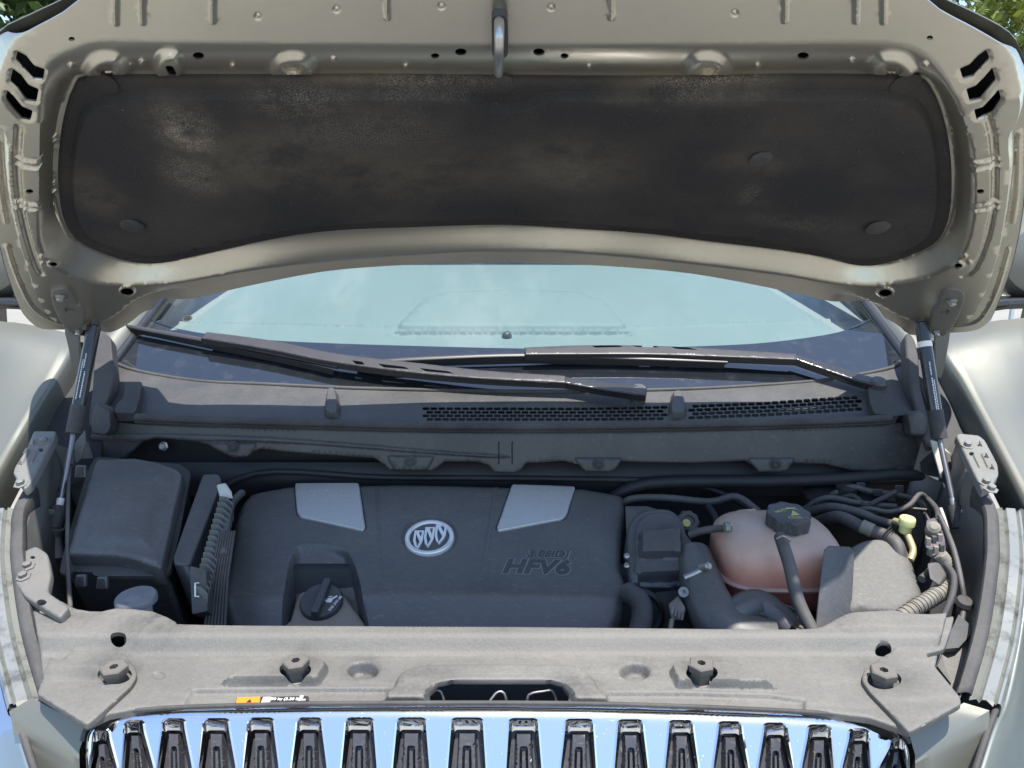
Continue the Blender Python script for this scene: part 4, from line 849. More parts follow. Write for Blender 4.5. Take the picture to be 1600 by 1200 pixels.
tube('duct_clamp', [atY(1070, 903, 1.075), atY(1086, 896, 1.075), atY(1104, 886, 1.08)], .005, M['steel'], duct, seg=8)
lathe('clamp_screw', [(.0065, -.012), (.0065, .004), (.005, .006), (0, .005)], atY(1104, 885, 1.07), (.5, -.7, .5), M['steel'], duct, seg=16)
tube('duct_branch', [atY(1130, 975, 1.01), atY(1160, 955, 1.03), atY(1190, 950, 1.04), atY(1240, 985, 1.0)], [.02, .026, .026, .02], M['cover'], duct, seg=16)
for k in range(5): tube('duct_rib', [atY(1200 - k * 4, 944 + k * 9, 1.03 - k * .006), atY(1235, 950 + k * 8, 1.03 - k * .006), atY(1262, 972 + k * 5, 1.02 - k * .006)], .0035, M['hose'], duct, seg=8)
hull3('duct_fin', [atY(x, y, d) for x, y, d in ((1183, 925, 1.05), (1197, 940, 1.03), (1200, 965, 1.01), (1186, 960, 1.01), (1184, 926, 1.06), (1197, 942, 1.05), (1190, 965, 1.03))], M['cowl'], duct, bevel=.001)
# small sensor and its wire
se = hull3('sensor', [atY(x, y, d) for x, y, d in ((1044, 945, 1.05), (1060, 930, 1.06), (1072, 950, 1.04), (1066, 970, 1.03), (1048, 968, 1.03), (1050, 940, 1.08), (1070, 965, 1.06))], M['conduit'], car, label='dusty grey sensor plug', bevel=.002)
lathe('sensor_eye', [(.008, 0), (.008, .006), (.003, .007), (.003, .003), (0, .003)], atY(1067, 926, 1.055), (0, -.8, .6), M['zinc'], se, seg=18)
for k in range(4): tube('sensor_pin', [atY(1052 + k * 5, 948 + k * 4, 1.035), atY(1050 + k * 5, 960 + k * 3, 1.028)], .002, M['zinc'], se, seg=6)
tube('sensor_wire', [atY(1050, 968, 1.03), atY(1048, 985, 1.015), atY(1055, 1000, 1.0)], .004, M['conduit'], se, seg=8)
# reservoir knob behind the resonator
lathe('reservoir_knob', [(.020, -.02), (.021, -.004), (.018, .002), (.010, .003), (.009, 0), (0, 0)], atY(1076, 814, 1.25), (.05, -.75, .65), M['hose'], car, seg=40, mod=lambda t, r, h: r * (1 + .06 * math.cos(9 * t)) if r > .015 else r)
lathe('knob_label', [(.007, 0), (.007, .004), (0, .0045)], atY(1072, 818, 1.237), (.05, -.75, .65), M['yellow'], bpy.data.objects['reservoir_knob'], seg=16)

# ---------------------------------------------------------------- coolant tank
def tank_mat():
    k = NT('tank plastic'); b = k.b; b.inputs['Roughness'].default_value = .38
    sx = k.n('SeparateXYZ'); k.lk(k.tc, sx.inputs[0])
    f = k.math('ADD', sx.outputs[2], k.math('MULTIPLY', k.noise(14, 4), .03))
    c = k.mix(k.ramp(f, 1.045, 1.10), (.48, .22, .16), (.50, .35, .28))
    c = k.mix(k.ramp(f, 1.025, 1.04), (.34, .10, .08), c)
    c = k.mix(k.math('MULTIPLY', k.up(.3, 1), .3), c, (.42, .36, .30))
    c = k.mix(k.ramp(k.noise(60, 5, .7), .55, .75, 0, .3), c, (.25, .17, .13))
    k.lk(c, b.inputs['Base Color']); b.inputs['Subsurface Weight'].default_value = .3; b.inputs['Subsurface Radius'].default_value = (.03, .012, .008); b.inputs['Subsurface Scale'].default_value = .5
    k.bump(k.noise(120, 3), .15, .001); return k.m
M['tank'] = tank_mat(); M['seam'] = plain('tank seam', (.46, .27, .22), .4, dust=(.2, .1))
tc_ = Vector((.435, 1.15, 1.028)); TA, TB, TCz = .098, .088, .068
def sup(t, p): return math.copysign(abs(math.cos(t)) ** p, math.cos(t)), math.copysign(abs(math.sin(t)) ** p, math.sin(t))
def tank():
    V = []; nu, nv = 56, 30
    for j in range(nv + 1):
        ph = -math.pi / 2 + math.pi * j / nv; cz, sz = sup(ph, .55)
        for i in range(nu):
            cx, cy = sup(2 * math.pi * i / nu, .55); x, y, z = cx * cz * TA, cy * cz * TB, sz * TCz
            z -= .16 * min(0, y) * -1 * (1 if z > 0 else 0) * .9       # top falls towards the front
            V.append(tc_ + Vector((x, y, z)))
    Fc = [(j * nu + i, j * nu + (i + 1) % nu, (j + 1) * nu + (i + 1) % nu, (j + 1) * nu + i) for j in range(nv) for i in range(nu)]
    o = mesh('coolant_tank', V, Fc, M['tank'], car, 'pinkish translucent coolant tank with a black screw cap', ang=70)
    loop = []
    for i in range(48):
        cx, cy = sup(2 * math.pi * i / 48, .55); loop.append(tc_ + Vector((cx * (TA + .001), cy * (TB + .001), -.010)))
    V = []; 
    for p in loop:
        d = (p - tc_); d.z = 0; d.normalize(); V += [p + d * .004 + Vector((0, 0, .0035)), p + d * .006, p + d * .004 - Vector((0, 0, .0035)), p - d * .004 - Vector((0, 0, .0035)), p - d * .004 + Vector((0, 0, .0035))]
    n = len(loop); mesh('tank_seam', V, [(i * 5 + k, i * 5 + (k + 1) % 5, ((i + 1) % n) * 5 + (k + 1) % 5, ((i + 1) % n) * 5 + k) for i in range(n) for k in range(5)], M['seam'], o)
    # moulded ridges on top
    tube('tank_ridge', [atY(1140, 812, 1.20), atY(1152, 800, 1.22), atY(1180, 797, 1.20)], .0025, M['tank'], o, seg=8)
    c = atY(1231, 812, 1.135); up = Vector((0, -.18, 1)).normalized()
    lathe('tank_neck', [(.026, -.03), (.026, .0)], c, up, M['tank'], o, seg=24)
    cap = lathe('tank_cap', [(.034, -.012), (.0345, .004), (.033, .009), (.028, .0105), (.0, .0105)], c + up * .004, up, M['plastic'], o, 'black lobed coolant cap with yellow print', seg=64, ang=45, mod=lambda t, r, h: r * (1 + .05 * math.cos(8 * t)) if r > .02 else r)
    S = Surf(c + up * .0147, up.cross(Vector((1, 0, 0))))
    text('cap_print', 'HOT', .009, S, -.014, .002, .0003, M['yellow'], o, extrude=.0002, angle=R(20)); text('cap_print', 'COOL', .008, S, .004, -.017, .0003, M['yellow'], o, extrude=.0002)
    for pl in ([(-.001, -.012), (.014, -.009), (.007, .004)], [(-.006, .006), (.0, .012), (.012, .012), (.016, .006), (.010, .009), (.002, .009)]): slab('cap_symbol', S, pl, .0004, M['yellow'], o, h=.0006, bevel=0)
    tube('overflow_hose', [atY(1218, 838, 1.06), atY(1223, 850, 1.045), atY(1234, 885, 1.02), atY(1243, 925, 1.0), atY(1254, 955, .985), atY(1272, 990, .965)], [.0085, .0095, .0095, .0095, .0095, .0095], M['hose'], o, 'black overflow hose', seg=16)
    tube('hose_clip', [atY(1214, 842, 1.035), atY(1224, 838, 1.03), atY(1234, 846, 1.035)], .0016, M['steel'], o, seg=6)
    tube('vent_hose', [atY(1140, 826, 1.12), atY(1120, 826, 1.14), atY(1095, 830, 1.15), atY(1078, 836, 1.16)], .0062, M['hose'], o, seg=12)
    lathe('vent_clip', [(.009, -.004), (.009, .004)], atY(1136, 824, 1.115), (1, 0, 0), M['zinc'], o, seg=10)
tank()

# ---------------------------------------------------------------- battery cover on the right
BT = plane_yz(.99, 1.013, 1.13, 1.07)
bt_px = [(1300, 885), (1306, 872), (1325, 858), (1350, 846), (1378, 845), (1410, 853), (1421, 864), (1430, 895), (1440, 925), (1442, 948), (1420, 970), (1380, 985), (1325, 985), (1312, 950), (1305, 920)]
bo = relief('battery_cover', BT, BT.uv(smooth(bt_px, n=3), -.016), M['dusty'], car, sp=.007, edge=(.028, .022), skirt=.08, label='dusty grey battery cover in the sun', feats=[(BT.uv(smooth([(1322, 945), (1400, 950), (1432, 930), (1440, 990), (1320, 1000)], n=3)), -.014, .016)])
S = plane3((1290, 852, 1.06), (1330, 852, 1.09), (1275, 975, 1.0))
hull3('shaded_cover_side', [atY(x, y, d) for x, y, d in ((1286, 857, 1.045), (1294, 850, 1.055), (1328, 852, 1.085), (1336, 862, 1.08), (1268, 1000, .965), (1300, 1000, .965), (1312, 930, 1.01), (1330, 990, .985))], M['plastic'], bo, bevel=.006)  # left part of the battery cover, its shade put in as black plastic
# pipes, charge cap, wiring on the right side
rc = lathe('charge_port_cap', [(.0095, -.018), (.0095, -.006), (.0125, -.004), (.0125, .006), (.0115, .008), (.006, .008), (.0055, .0065), (0, .007)], atY(1417, 816, 1.14), (0, -.15, 1), M['lime'], car, 'yellow green charge port cap on a gold pipe', seg=24)
tube('gold_pipe', [atY(1398, 814, 1.17), atY(1408, 818, 1.155), atY(1416, 832, 1.14), atY(1424, 850, 1.12), atY(1427, 862, 1.11), atY(1422, 875, 1.10)], .0055, M['gold'], rc, seg=12)
for a, r in (([(1262, 800, 1.30), (1300, 792, 1.26), (1345, 802, 1.22), (1368, 812, 1.2), (1396, 820, 1.17)], .008), ([(1280, 815, 1.27), (1312, 808, 1.22), (1350, 826, 1.17), (1380, 836, 1.15), (1402, 852, 1.12), (1408, 890, 1.10)], .011), ([(1250, 800, 1.33), (1290, 778, 1.31), (1340, 786, 1.29), (1400, 792, 1.28)], .006), ([(1270, 790, 1.35), (1325, 762, 1.33), (1360, 768, 1.32), (1410, 775, 1.31), (1440, 790, 1.29), (1460, 850, 1.2)], .006)):
    tube('pipe', [atY(*p) for p in a], r, M['hose'], car, seg=12)
tube('pipe_sleeve', [atY(1346, 822, 1.172), atY(1364, 830, 1.16)], .0122, M['conduit'], car, seg=12); 
for k in range(6): lathe('bellows_ring', [(.009, -.0015), (.013, 0), (.009, .0015)], atY(1384 + k * 3, 832 + k * 3.4, 1.145 - k * .003), (.6, -.5, -.4), M['rubber'], car, seg=18)
lathe('strut_mount', [(.075, 0), (.075, .008), (.05, .014), (.02, .016), (.02, .03), (.012, .034), (0, .034)], atY(1320, 782, 1.34), (0, -.1, 1), M['black'], car, seg=36)
hull3('relay_block', [atY(x, y, d) for x, y, d in ((1447, 812, 1.12), (1460, 808, 1.13), (1484, 838, 1.10), (1480, 862, 1.08), (1452, 872, 1.06), (1444, 850, 1.08), (1460, 815, 1.17), (1480, 850, 1.14))], M['purple'], car, bevel=.003)
rb = bpy.data.objects['relay_block']
for k in range(6):
    x, y = 1450 + (k % 3) * 9 + (k // 3) * 3, 846 + (k // 3) * 16 - (k % 3) * 3; box('relay', atY(x, y, 1.068 - (k // 3) * .012), .007, .006, .012, M['plastic'] if k % 2 else M['conduit'], rb, bevel=.001)
lathe('relay_boot', [(.010, -.012), (.012, 0), (.010, .010), (.005, .014), (0, .014)], atY(1458, 828, 1.10), (-.3, -.6, .7), M['conduit'], rb, seg=16)
hull3('relay_block', [atY(x, y, d) for x, y, d in ((1448, 880, 1.05), (1466, 876, 1.06), (1482, 900, 1.04), (1470, 918, 1.02), (1452, 905, 1.03), (1462, 880, 1.1), (1474, 905, 1.08))], M['hose'], car, bevel=.004)
def conduit(name, path, r, n):
    o = tube(name, [atY(*p) for p in path], r * .9, M['conduit'], car, 'dusty corrugated cable conduit', seg=16)
    Q = smooth([tuple(atY(*p)) for p in path], False, 12); m = len(Q)
    for k in range(n):
        i = min(int(k / n * (m - 1)), m - 2); p = Vector(Q[i]); d = (Vector(Q[i + 1]) - p).normalized()
        lathe('conduit_ring', [(r * .88, -r * .14), (r, -r * .07), (r, r * .07), (r * .88, r * .14)], p, d, M['conduit'], o, seg=16)
conduit('cable_conduit', [(1400, 972, .985), (1430, 950, 1.0), (1460, 932, 1.02), (1486, 914, 1.04), (1492, 902, 1.05)], .0125, 26)
conduit('cable_conduit', [(1470, 868, 1.065), (1480, 882, 1.06), (1488, 905, 1.045)], .0105, 12)
tube('cable', [atY(1468, 806, 1.13), atY(1480, 832, 1.10), atY(1492, 865, 1.06), atY(1502, 910, 1.02), atY(1506, 945, 1.0), atY(1500, 985, .97)], .0042, M['hose'], car, seg=10)
tube('cable', [atY(1405, 793, 1.25), atY(1425, 794, 1.25), atY(1448, 796, 1.24)], .0016, M['conduit'], car, seg=6)
tube('cable', [atY(1470, 795, 1.18), atY(1476, 812, 1.15), atY(1482, 835, 1.12)], .003, M['greypanel'], car, seg=8)
lathe('cable_grommet', [(.010, -.004), (.013, 0), (.010, .006), (.005, .007)], atY(1506, 942, 1.0), (0, -.4, 1), M['rubber'], car, seg=20)
# dark blocks low in the bay: engine, lines
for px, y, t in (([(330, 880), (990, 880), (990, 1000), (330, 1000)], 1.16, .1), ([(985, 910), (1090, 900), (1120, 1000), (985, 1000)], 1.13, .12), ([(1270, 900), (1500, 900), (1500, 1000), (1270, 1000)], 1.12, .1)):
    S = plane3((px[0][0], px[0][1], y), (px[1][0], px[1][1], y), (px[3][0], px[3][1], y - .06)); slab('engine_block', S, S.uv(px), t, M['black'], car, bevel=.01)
lathe('pulley', [(.04, -.03), (.04, .0), (.034, .003), (.03, -.002), (.01, -.002), (0, 0)], atY(1000, 960, 1.08), (0, -1, .25), M['black'], car, seg=32)
tube('coolant_pipe', [atY(980, 925, 1.08), atY(1000, 940, 1.05), atY(1003, 965, 1.03), atY(995, 1000, 1.0)], .016, M['rubber'], car, seg=14)
tube('wiring_bundle', [atY(940, 790, 1.38), atY(1010, 756, 1.37), atY(1200, 752, 1.36), atY(1320, 748, 1.36), atY(1430, 742, 1.36), atY(1500, 760, 1.34)], .012, M['black'], car, seg=10)
tube('brake_line', [atY(300, 800, 1.38), atY(400, 740, 1.38), atY(600, 746, 1.385), atY(850, 748, 1.385), atY(1080, 756, 1.38), atY(1180, 800, 1.36)], .006, M['black'], car, seg=8)
loft('heat_shield', [[Vector((x, 1.40, z)) for x in (-.75, -.4, 0, .4, .75)], [Vector((x, 1.385, z - .03)) for x in (-.75, -.4, 0, .4, .75)], [Vector((x, 1.40, z - .07)) for x in (-.75, -.4, 0, .4, .75)]] if (z := 1.115) else [], M['black'], car, n=3, cross=3)
for a, r in (([(1150, 850, 1.2), (1112, 850, 1.2), (1118, 880, 1.16), (1132, 905, 1.12)], .006), ([(1110, 905, 1.14), (1125, 915, 1.12), (1122, 940, 1.1)], .008), ([(1130, 945, 1.08), (1160, 940, 1.08), (1185, 938, 1.08)], .006)):
    tube('pipe', [atY(*p) for p in a], r, M['black'], car, seg=10)

# ---------------------------------------------------------------- gas struts
def strut(top, mid, neck, bot, lab, band, textp):
    T, Mi, N_, B = [atY(*p) for p in (top, mid, neck, bot)]; ax = (Mi - T).normalized()
    o = tube('gas_strut', [T, Mi], .0118, M['gloss'], car, lab, seg=24, sm=0)
    tube('strut_end', [T - ax * .028, T - ax * .002], [.006, .009], M['rubber'], o, seg=16, sm=0)
    tube('strut_sleeve', [Mi - ax * .045, Mi + ax * .006], .0132, M['rubber'], o, seg=24, sm=0)
    tube('strut_rod', [Mi + ax * .004, B], .0048, M['rod'], o, seg=16, sm=0)
    L = (B - Mi).length; r_ = (B - Mi).normalized()
    tube('rod_collar', [B - r_ * .030, B - r_ * .018], .0062, M['white'] if top[0] < 800 else M['steel'], o, seg=12, sm=0)
    tube('ball_socket', [B - r_ * .016, B + r_ * .022], .0125, M['rubber'], o, seg=16, sm=0)
    view = (EYE - T).normalized(); n_ = (view - ax * view.dot(ax)).normalized(); sd = ax.cross(n_)
    if band: tube('strut_band', [T + (Mi - T) * band, T + (Mi - T) * (band + .05)], .0121, M['white'], o, seg=20, sm=0)
    for off, a0, a1 in textp:
        t = a0
        while t < a1:
            ln = random.uniform(.006, .016); p = T + (Mi - T) * t; q = T + (Mi - T) * min(t + ln, a1)
            d = (n_ * math.cos(off) + sd * math.sin(off)); wv = (sd * math.cos(off) - n_ * math.sin(off)) * .0009; k = .0121
            mesh('strut_print', [p + d * k - wv, q + d * k - wv, q + d * k + wv, p + d * k + wv], [(0, 1, 2, 3)], M['white'], o, flat=True); t += ln + .006
strut((147, 510, 1.36), (116, 672, 1.285), (0, 0, 1), (90, 806, 1.20), 'black gas strut with white print beside the black air box', None, [(.35, .28, .42), (.62, .34, .72), (.1, .45, .70)])
strut((1440, 505, 1.36), (1467, 680, 1.285), (0, 0, 1), (1494, 806, 1.20), 'black gas strut with a pale band near its top', .17, [(-.25, .36, .48), (-.25, .50, .82), (-.5, .52, .80)])
# strut studs and little brackets
for x, y, d, s in ((90, 822, 1.19, -1), (1497, 822, 1.19, 1)):
    tube('strut_bracket', [atY(x, y, d), atY(x + s * 6, y + 20, d), atY(x + s * -2 , y + 55, d - .03)], [.012, .013, .010], M['apron'], car, seg=12)
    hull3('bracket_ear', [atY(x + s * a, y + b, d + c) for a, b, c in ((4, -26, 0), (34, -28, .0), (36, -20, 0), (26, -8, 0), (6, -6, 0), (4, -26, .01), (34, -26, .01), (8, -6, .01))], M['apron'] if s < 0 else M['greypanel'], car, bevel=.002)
# lines and looms that fill the gaps of the bay
tube('cable', [atY(112, 700, 1.30), atY(108, 740, 1.25), atY(106, 800, 1.17), atY(106, 880, 1.07), atY(110, 950, .99)], .0035, M['hose'], car, seg=8)
tube('cable_plug', [atY(111, 704, 1.29), atY(109, 728, 1.262)], .0065, M['hose'], car, seg=10, sm=0)
for a, r, m_ in (([(1450, 780, 1.26), (1465, 800, 1.21), (1462, 830, 1.16), (1448, 860, 1.12)], .005, 'rubber'), ([(1462, 800, 1.26), (1440, 772, 1.27), (1420, 790, 1.24), (1390, 800, 1.22), (1350, 795, 1.24), (1290, 810, 1.27)], .0045, 'hose'), ([(1476, 880, 1.06), (1490, 900, 1.03), (1488, 930, 1.0), (1474, 965, .975)], .005, 'rubber'), ([(1440, 905, 1.05), (1455, 890, 1.07), (1462, 870, 1.09)], .006, 'hose'), ([(1106, 790, 1.28), (1118, 810, 1.24), (1124, 840, 1.2)], .006, 'black'), ([(955, 800, 1.34), (985, 780, 1.33), (1040, 778, 1.33), (1110, 784, 1.32), (1150, 776, 1.31), (1185, 800, 1.28)], .007, 'hose'), ([(1290, 790, 1.33), (1330, 775, 1.31), (1352, 790, 1.28), (1372, 782, 1.28), (1400, 768, 1.29)], .005, 'rubber')):
    tube('hose', [atY(*p) for p in a], r, M[m_], car, seg=10)
for x, y, d in ((1392, 778, 1.29), (1405, 764, 1.31), (1372, 770, 1.31), (1345, 760, 1.33)):
    hull3('connector', [atY(x + a, y + b, d + c) for a in (-7, 7) for b in (-6, 6) for c in (0, .02)], M['plastic'], car, bevel=.002)
for k in range(5): box('level_mark', atY(1160, 868 + k * 5, 1.066), .010 if k % 2 == 0 else .006, .002, .0008, M['tank'], bpy.data.objects['coolant_tank'], bevel=0)
# ---------------------------------------------------------------- aprons, rails and headlamps at the sides
def mx(p, side): return p if side > 0 else (1578 - p[0],) + tuple(p[1:])
def side_parts(s):
    lab = 'right' if s > 0 else 'left'
    A = lambda pts: [atY(*mx(p, s)) for p in pts]
    rail = A([(1497, 688, 1.31), (1526, 765, 1.17), (1543, 830, 1.08), (1543, 880, 1.02), (1528, 980, .93), (1500, 1088, .835)])
    sh = Vector((-s * .03, 0, 0))
    loft('inner_apron', [rail, [p + Vector((-s * .012, 0, -.05)) for p in rail], [p + sh + Vector((0, 0, -.14)) for p in rail], [p + sh * 2.2 + Vector((0, 0, -.32)) for p in rail]], M['apron'], car, n=4, cross=3, thick=.002)
    back = [atY(*mx((1440, 690, 1.36), s)), atY(*mx((1470, 700, 1.34), s)), atY(*mx((1500, 690, 1.31), s))]
    loft('apron_back', [back, [p + Vector((-s * .02, 0, -.12)) for p in back], [p + Vector((-s * .02, 0, -.34)) for p in back]], M['apron'], car, n=3, thick=.002)
    # rubber seal along the lamp
    seal = A([(1530, 765, 1.17), (1548, 800, 1.115), (1551, 840, 1.068), (1550, 885, 1.015), (1535, 985, .925), (1506, 1090, .835)])
    loft('lamp_seal', [[p + Vector((s * dx, 0, dz)) for p in seal] for dx, dz in ((-.012, -.03), (-.012, .002), (-.004, .007), (.006, .007), (.010, .0))], M['rubber'], car, n=5, cross=2, thick=.001)
    # headlamp: ribbed pale rim, clear lens, silver bowl, projector
    e0 = A([(1556, 795, 1.12), (1560, 840, 1.068), (1559, 890, 1.01), (1544, 990, .92), (1514, 1094, .83)])
    e1 = A([(1596, 795, 1.12), (1600, 890, 1.01), (1585, 1000, .915), (1568, 1078, .85), (1549, 1124, .81), (1518, 1220, .74)])
    rows = []
    for dx, dz in ((-.004, -.03), (0, 0), (.008, .003), (.011, -.002), (.014, .003), (.026, .003), (.029, -.002), (.031, .001), (.034, .0), (.037, -.008)):
        rows.append([p + Vector((s * dx, -dx * .25, dz)) for p in e0])
    hl_ = loft('headlamp', rows, M['lamp_rim'], car, n=6, ang=35, label='headlamp rim of pale ribbed plastic, ' + ('sunlit beside the battery cover' if s > 0 else 'beside the black air box'))
    rows = [[p + Vector((s * dx, -dx * .6, dz)) for p in e1] for dx, dz in ((.0, -.004), (.025, -.006), (.06, -.03), (.10, -.09), (.13, -.2))]
    loft('lens', rows, M['lens'], hl_, n=5, cross=3)
    rows = [[p + Vector((s * dx, -dx * .55, dz)) for p in e1] for dx, dz in ((.002, -.012), (.022, -.03), (.05, -.07), (.07, -.14), (.09, -.24))]
    loft('lamp_bowl', rows, M['lamp_silver'], hl_, n=5, cross=3, thick=.002)
    tube('lamp_gasket', [p + Vector((0, 0, -.003)) for p in e1], .004, M['rubber'], hl_, seg=8)
    pc = atY(*mx((1590, 1205, .80), s)) + Vector((s * .02, 0, -.02))
    lathe('projector', [(.055, -.05), (.055, .0), (.048, .006), (.044, .002), (.03, .012), (0, .018)], pc, (s * .25, -.8, .55), M['gloss'], hl_, seg=32)
    return hl_
k = NT('lamp rim'); k.b.inputs['Roughness'].default_value = .22; k.b.inputs['Metallic'].default_value = .35; k.b.inputs['Coat Weight'].default_value = .6
k.lk(k.mix(k.ramp(k.noise(30, 5, .7), .45, .7), (.27, .275, .25), (.13, .13, .115)), k.b.inputs['Base Color']); M['lamp_rim'] = k.m
M['lamp_silver'] = plain('lamp silver', (.34, .37, .36), .35, .8)
side_parts(-1); side_parts(1)
# fender brackets with bolts, ribs and pegs
def bracket(px, s, y0, y1, bolts, ribs, pegs, mat, hole):
    S = plane3((px[0][0], px[0][1], y0), (px[0][0] + 30, px[0][1], y0), (px[0][0], 770, y1))
    o = relief('fender_bracket', S, S.uv(rounded(px, 4, 2)), mat, car, sp=.006, skirt=.012, edge=(.003, .003), h0=.014, feats=[(S.uv(r), .003, .0015) for r in ribs], holes=[S.uv(circ(*hole, 4, 3, 12), .014)])
    for x, y in bolts:
        lathe('bracket_bolt', [(.011, 0), (.011, .0015), (.0065, .002), (.0065, .008), (.005, .009), (0, .009)], S.P(x, y, .014), S.N, M['zinc'], o, seg=6)
    for x, y in pegs: hull3('peg', [S.P(x + a, y + b, c) for a, b, c in ((-4, 3, .012), (4, 5, .012), (0, -4, .012), (s * -3, -8, .026))], mat, o, bevel=.001)
bracket([(56, 683), (92, 683), (90, 692), (52, 766), (42, 775), (24, 748), (28, 738), (46, 710)], -1, 1.29, 1.14, ((69, 690), (33, 757)), ([(48, 713), (51, 715), (42, 735), (39, 733)], [(61, 715), (64, 717), (55, 736), (52, 734)]), ((48, 692), (39, 706), (30, 724)), M['zinc'], (64, 703))
bracket([(1490, 689), (1497, 687), (1526, 690), (1536, 698), (1555, 735), (1557, 752), (1546, 770), (1532, 777), (1518, 750)], 1, 1.29, 1.14, ((1511, 697), (1540, 755), (1548, 765)), ([(1515, 722), (1518, 721), (1528, 742), (1525, 743)], [(1528, 721), (1531, 720), (1541, 742), (1538, 743)]), ((1533, 695), (1543, 713), (1552, 731)), M['zinc'], (1518, 709))
# hood stop plates, sunlit right and shaded left put into their colours
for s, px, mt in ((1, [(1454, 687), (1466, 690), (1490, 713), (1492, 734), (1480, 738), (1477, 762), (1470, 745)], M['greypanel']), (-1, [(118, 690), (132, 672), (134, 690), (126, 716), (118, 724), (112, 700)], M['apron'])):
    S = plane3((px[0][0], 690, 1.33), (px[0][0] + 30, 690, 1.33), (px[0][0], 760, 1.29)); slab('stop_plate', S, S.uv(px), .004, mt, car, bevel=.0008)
# apron flange with bolts on the left, triangular support fins at both ends of the radiator cover
S = plane3((20, 870, 1.04), (60, 870, 1.04), (20, 930, .965))
fo = relief('apron_flange', S, S.uv(rounded([(22, 872), (58, 856), (76, 868), (82, 900), (76, 928), (110, 952), (95, 970), (40, 935), (24, 912)], 5, 2)), M['apron'], car, sp=.008, skirt=.01, edge=(.004, .003), h0=.005, holes=[S.uv(circ(51, 871, 4, 2.4, 12), .005), S.uv(circ(65, 941, 8, 4.5, 14), .005)])
for x, y in ((44, 886), (37, 902)): lathe('flange_bolt', [(.010, 0), (.010, .002), (.006, .003), (.006, .008), (0, .009)], S.P(x, y, .005), S.N, M['apron'], fo, seg=6)
for pts in (((61, 948, .985), (41, 973, .955), (79, 1018, .92), (92, 1012, .925), (82, 975, .955), (72, 950, .985)), ((1498, 960, .985), (1524, 984, .955), (1498, 1012, .93), (1476, 1014, .925), (1486, 985, .955)), ((1471, 1022, .91), (1494, 1037, .90), (1486, 1068, .875), (1464, 1040, .90))):
    p = [atY(*q) for q in pts]; n = len(p); V = p + [q + Vector((0, .002, -.006)) for q in p]
    mesh('support_fin', V, [tuple(range(n)), tuple(range(2 * n - 1, n - 1, -1))] + [((i + 1) % n, i, n + i, n + (i + 1) % n) for i in range(n)], M['plastic'] if pts[0][0] != 1471 else M['dusty'], car)
for s in (-1, 1):
    p = [atY(*mx(q, s)) for q in ((1480, 950, 1.0), (1520, 960, .96), (1535, 1000, .915), (1515, 1080, .845), (1440, 1100, .83), (1440, 1000, .93))]
    mesh('lamp_tray', [q - Vector((0, 0, .035)) for q in p], [tuple(range(6))], M['dusty'], car)

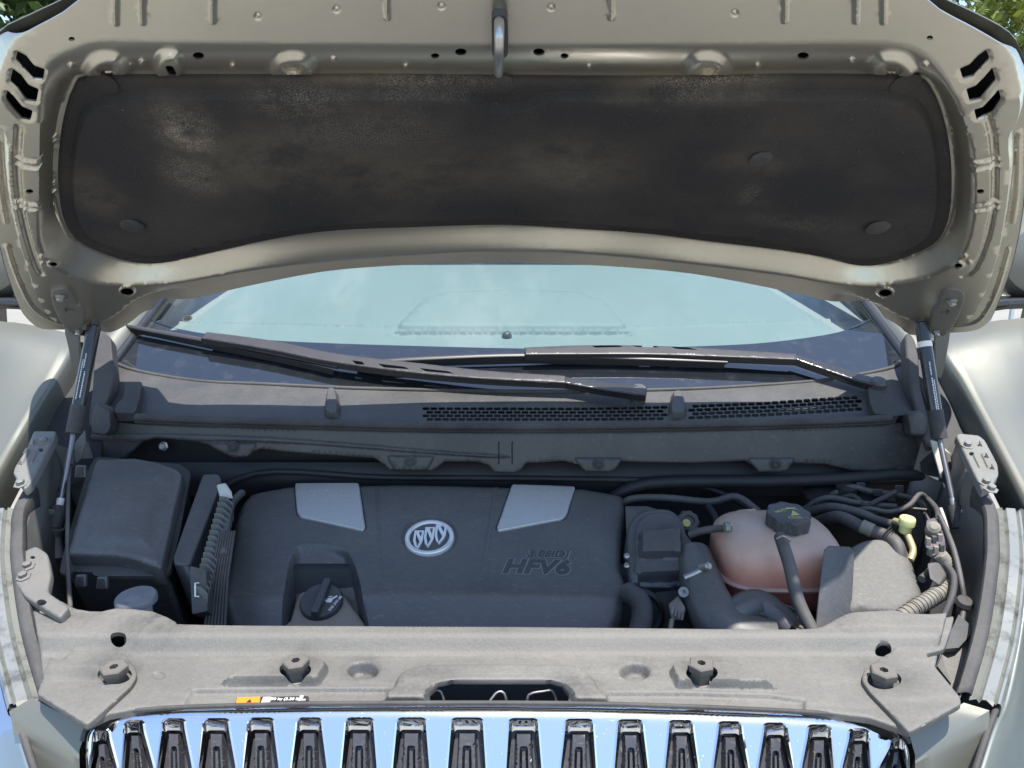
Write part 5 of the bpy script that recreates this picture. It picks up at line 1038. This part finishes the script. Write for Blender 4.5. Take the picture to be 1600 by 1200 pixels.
# ================================================================ trees and fence behind the car
def leaf_mat(a, b):
    k = NT('leaves'); g_ = k.n('ObjectInfo'); b_ = k.b; b_.inputs['Roughness'].default_value = .5
    k.lk(k.mix(k.ramp(k.noise(7, 3), .35, .65), a, b), b_.inputs['Base Color'])
    t = k.n('BsdfTranslucent'); k.lk(k.mix(.5, a, b), t.inputs[0]); m_ = k.n('MixShader'); m_.inputs[0].default_value = .35
    k.lk(b_.outputs[0], m_.inputs[1]); k.lk(t.outputs[0], m_.inputs[2]); k.lk(m_.outputs[0], k.t.nodes['Material Output'].inputs[0]); return k.m
bark = plain('bark', (.12, .09, .065), .9, dust=(.5, .0), dcol=(.2, .17, .13), grain=.8, gscale=60)
def tree(loc, height, crown_c, crown_r, nclump, leaf, lmat, label, seed):
    r = random.Random(seed); t = empty('tree', loc); t['label'] = label; t['category'] = 'tree'; L = Vector(loc)
    cc = L + Vector(crown_c)
    tube('trunk', [L, L + Vector((.1, .05, height * .25)), L + Vector((-.05, .1, height * .5)), L + Vector((.05, 0, height * .8))], [.16, .13, .10, .05], bark, t, seg=12)
    for k in range(7):
        z = height * r.uniform(.3, .7); d = Vector((r.uniform(-1, 1), r.uniform(-1, 1), r.uniform(.2, .8))); d = Vector((d.x * crown_r[0], d.y * crown_r[1], d.z * crown_r[2])) * .8
        tube('branch', [L + Vector((0, .05, z)), L + Vector((0, .05, z)) + d * .5 + Vector((0, 0, -.05)), L + Vector((0, .05, z)) + d], [.05, .03, .012], bark, t, seg=7)
    V = []; Fc = []
    for c in range(nclump):
        while True:
            q = Vector((r.uniform(-1, 1), r.uniform(-1, 1), r.uniform(-1, 1)))
            if .25 < q.length < 1: break
        q = Vector((q.x * crown_r[0], q.y * crown_r[1], q.z * crown_r[2])); base = cc + q; cr = r.uniform(.18, .38)
        for _ in range(46):
            o = Vector((r.gauss(0, .5), r.gauss(0, .5), r.gauss(0, .4))) * cr; p = base + o
            d = Vector((r.uniform(-1, 1), r.uniform(-1, 1), r.uniform(-.9, .3))).normalized(); sd = d.orthogonal().normalized(); sd.rotate(Matrix.Rotation(r.uniform(0, 6.28), 3, d))
            l = leaf * r.uniform(.6, 1.25); w_ = l * .32; nn = d.cross(sd); b = len(V)
            V += [p, p + d * l * .45 + sd * w_ + nn * l * .05, p + d * l, p + d * l * .45 - sd * w_ + nn * l * .05]; Fc.append((b, b + 1, b + 2, b + 3))
    mesh('crown', V, Fc, lmat, t, flat=True)
dark = leaf_mat((.030, .060, .022), (.055, .10, .035)); mid = leaf_mat((.045, .085, .022), (.10, .15, .04)); lime = leaf_mat((.10, .15, .02), (.20, .22, .03))
tree((-4.9, 6.8, 0), 4.2, (0, 0, 3.3), (1.7, 1.5, 1.6), 330, .12, mid, 'green leafy tree whose crown shows past the hood corner', 3)
tree((-7.4, 8.6, 0), 5.0, (0, 0, 3.6), (2.0, 1.6, 1.9), 260, .13, dark, 'taller dark green tree standing behind the leafy green one', 9)
tree((4.15, 5.9, 0), 3.8, (0, 0, 2.75), (1.0, 1.0, 1.35), 240, .085, lime, 'sunlit yellow green tree above the metal fence', 5)
tree((5.6, 8.0, 0), 4.6, (0, 0, 3.3), (1.6, 1.3, 1.7), 130, .10, dark, 'dark green tree behind the yellow green one', 12)
f_ = empty('fence', (4.6, 5.2, 0)); f_['label'] = 'pale blue metal railing fence below the yellow green tree'; f_['category'] = 'fence'
fm = plain('fence paint', (.42, .50, .55), .5, .1, dust=(.2, .1))
for z in (.25, 2.35): box('rail', (5.2, 5.2, z), 4.4, .04, .05, fm, f_, bevel=.004)
for k in range(30): box('picket', (3.05 + k * .148, 5.2, 1.2), .022, .022, 2.4, fm, f_, bevel=.002)
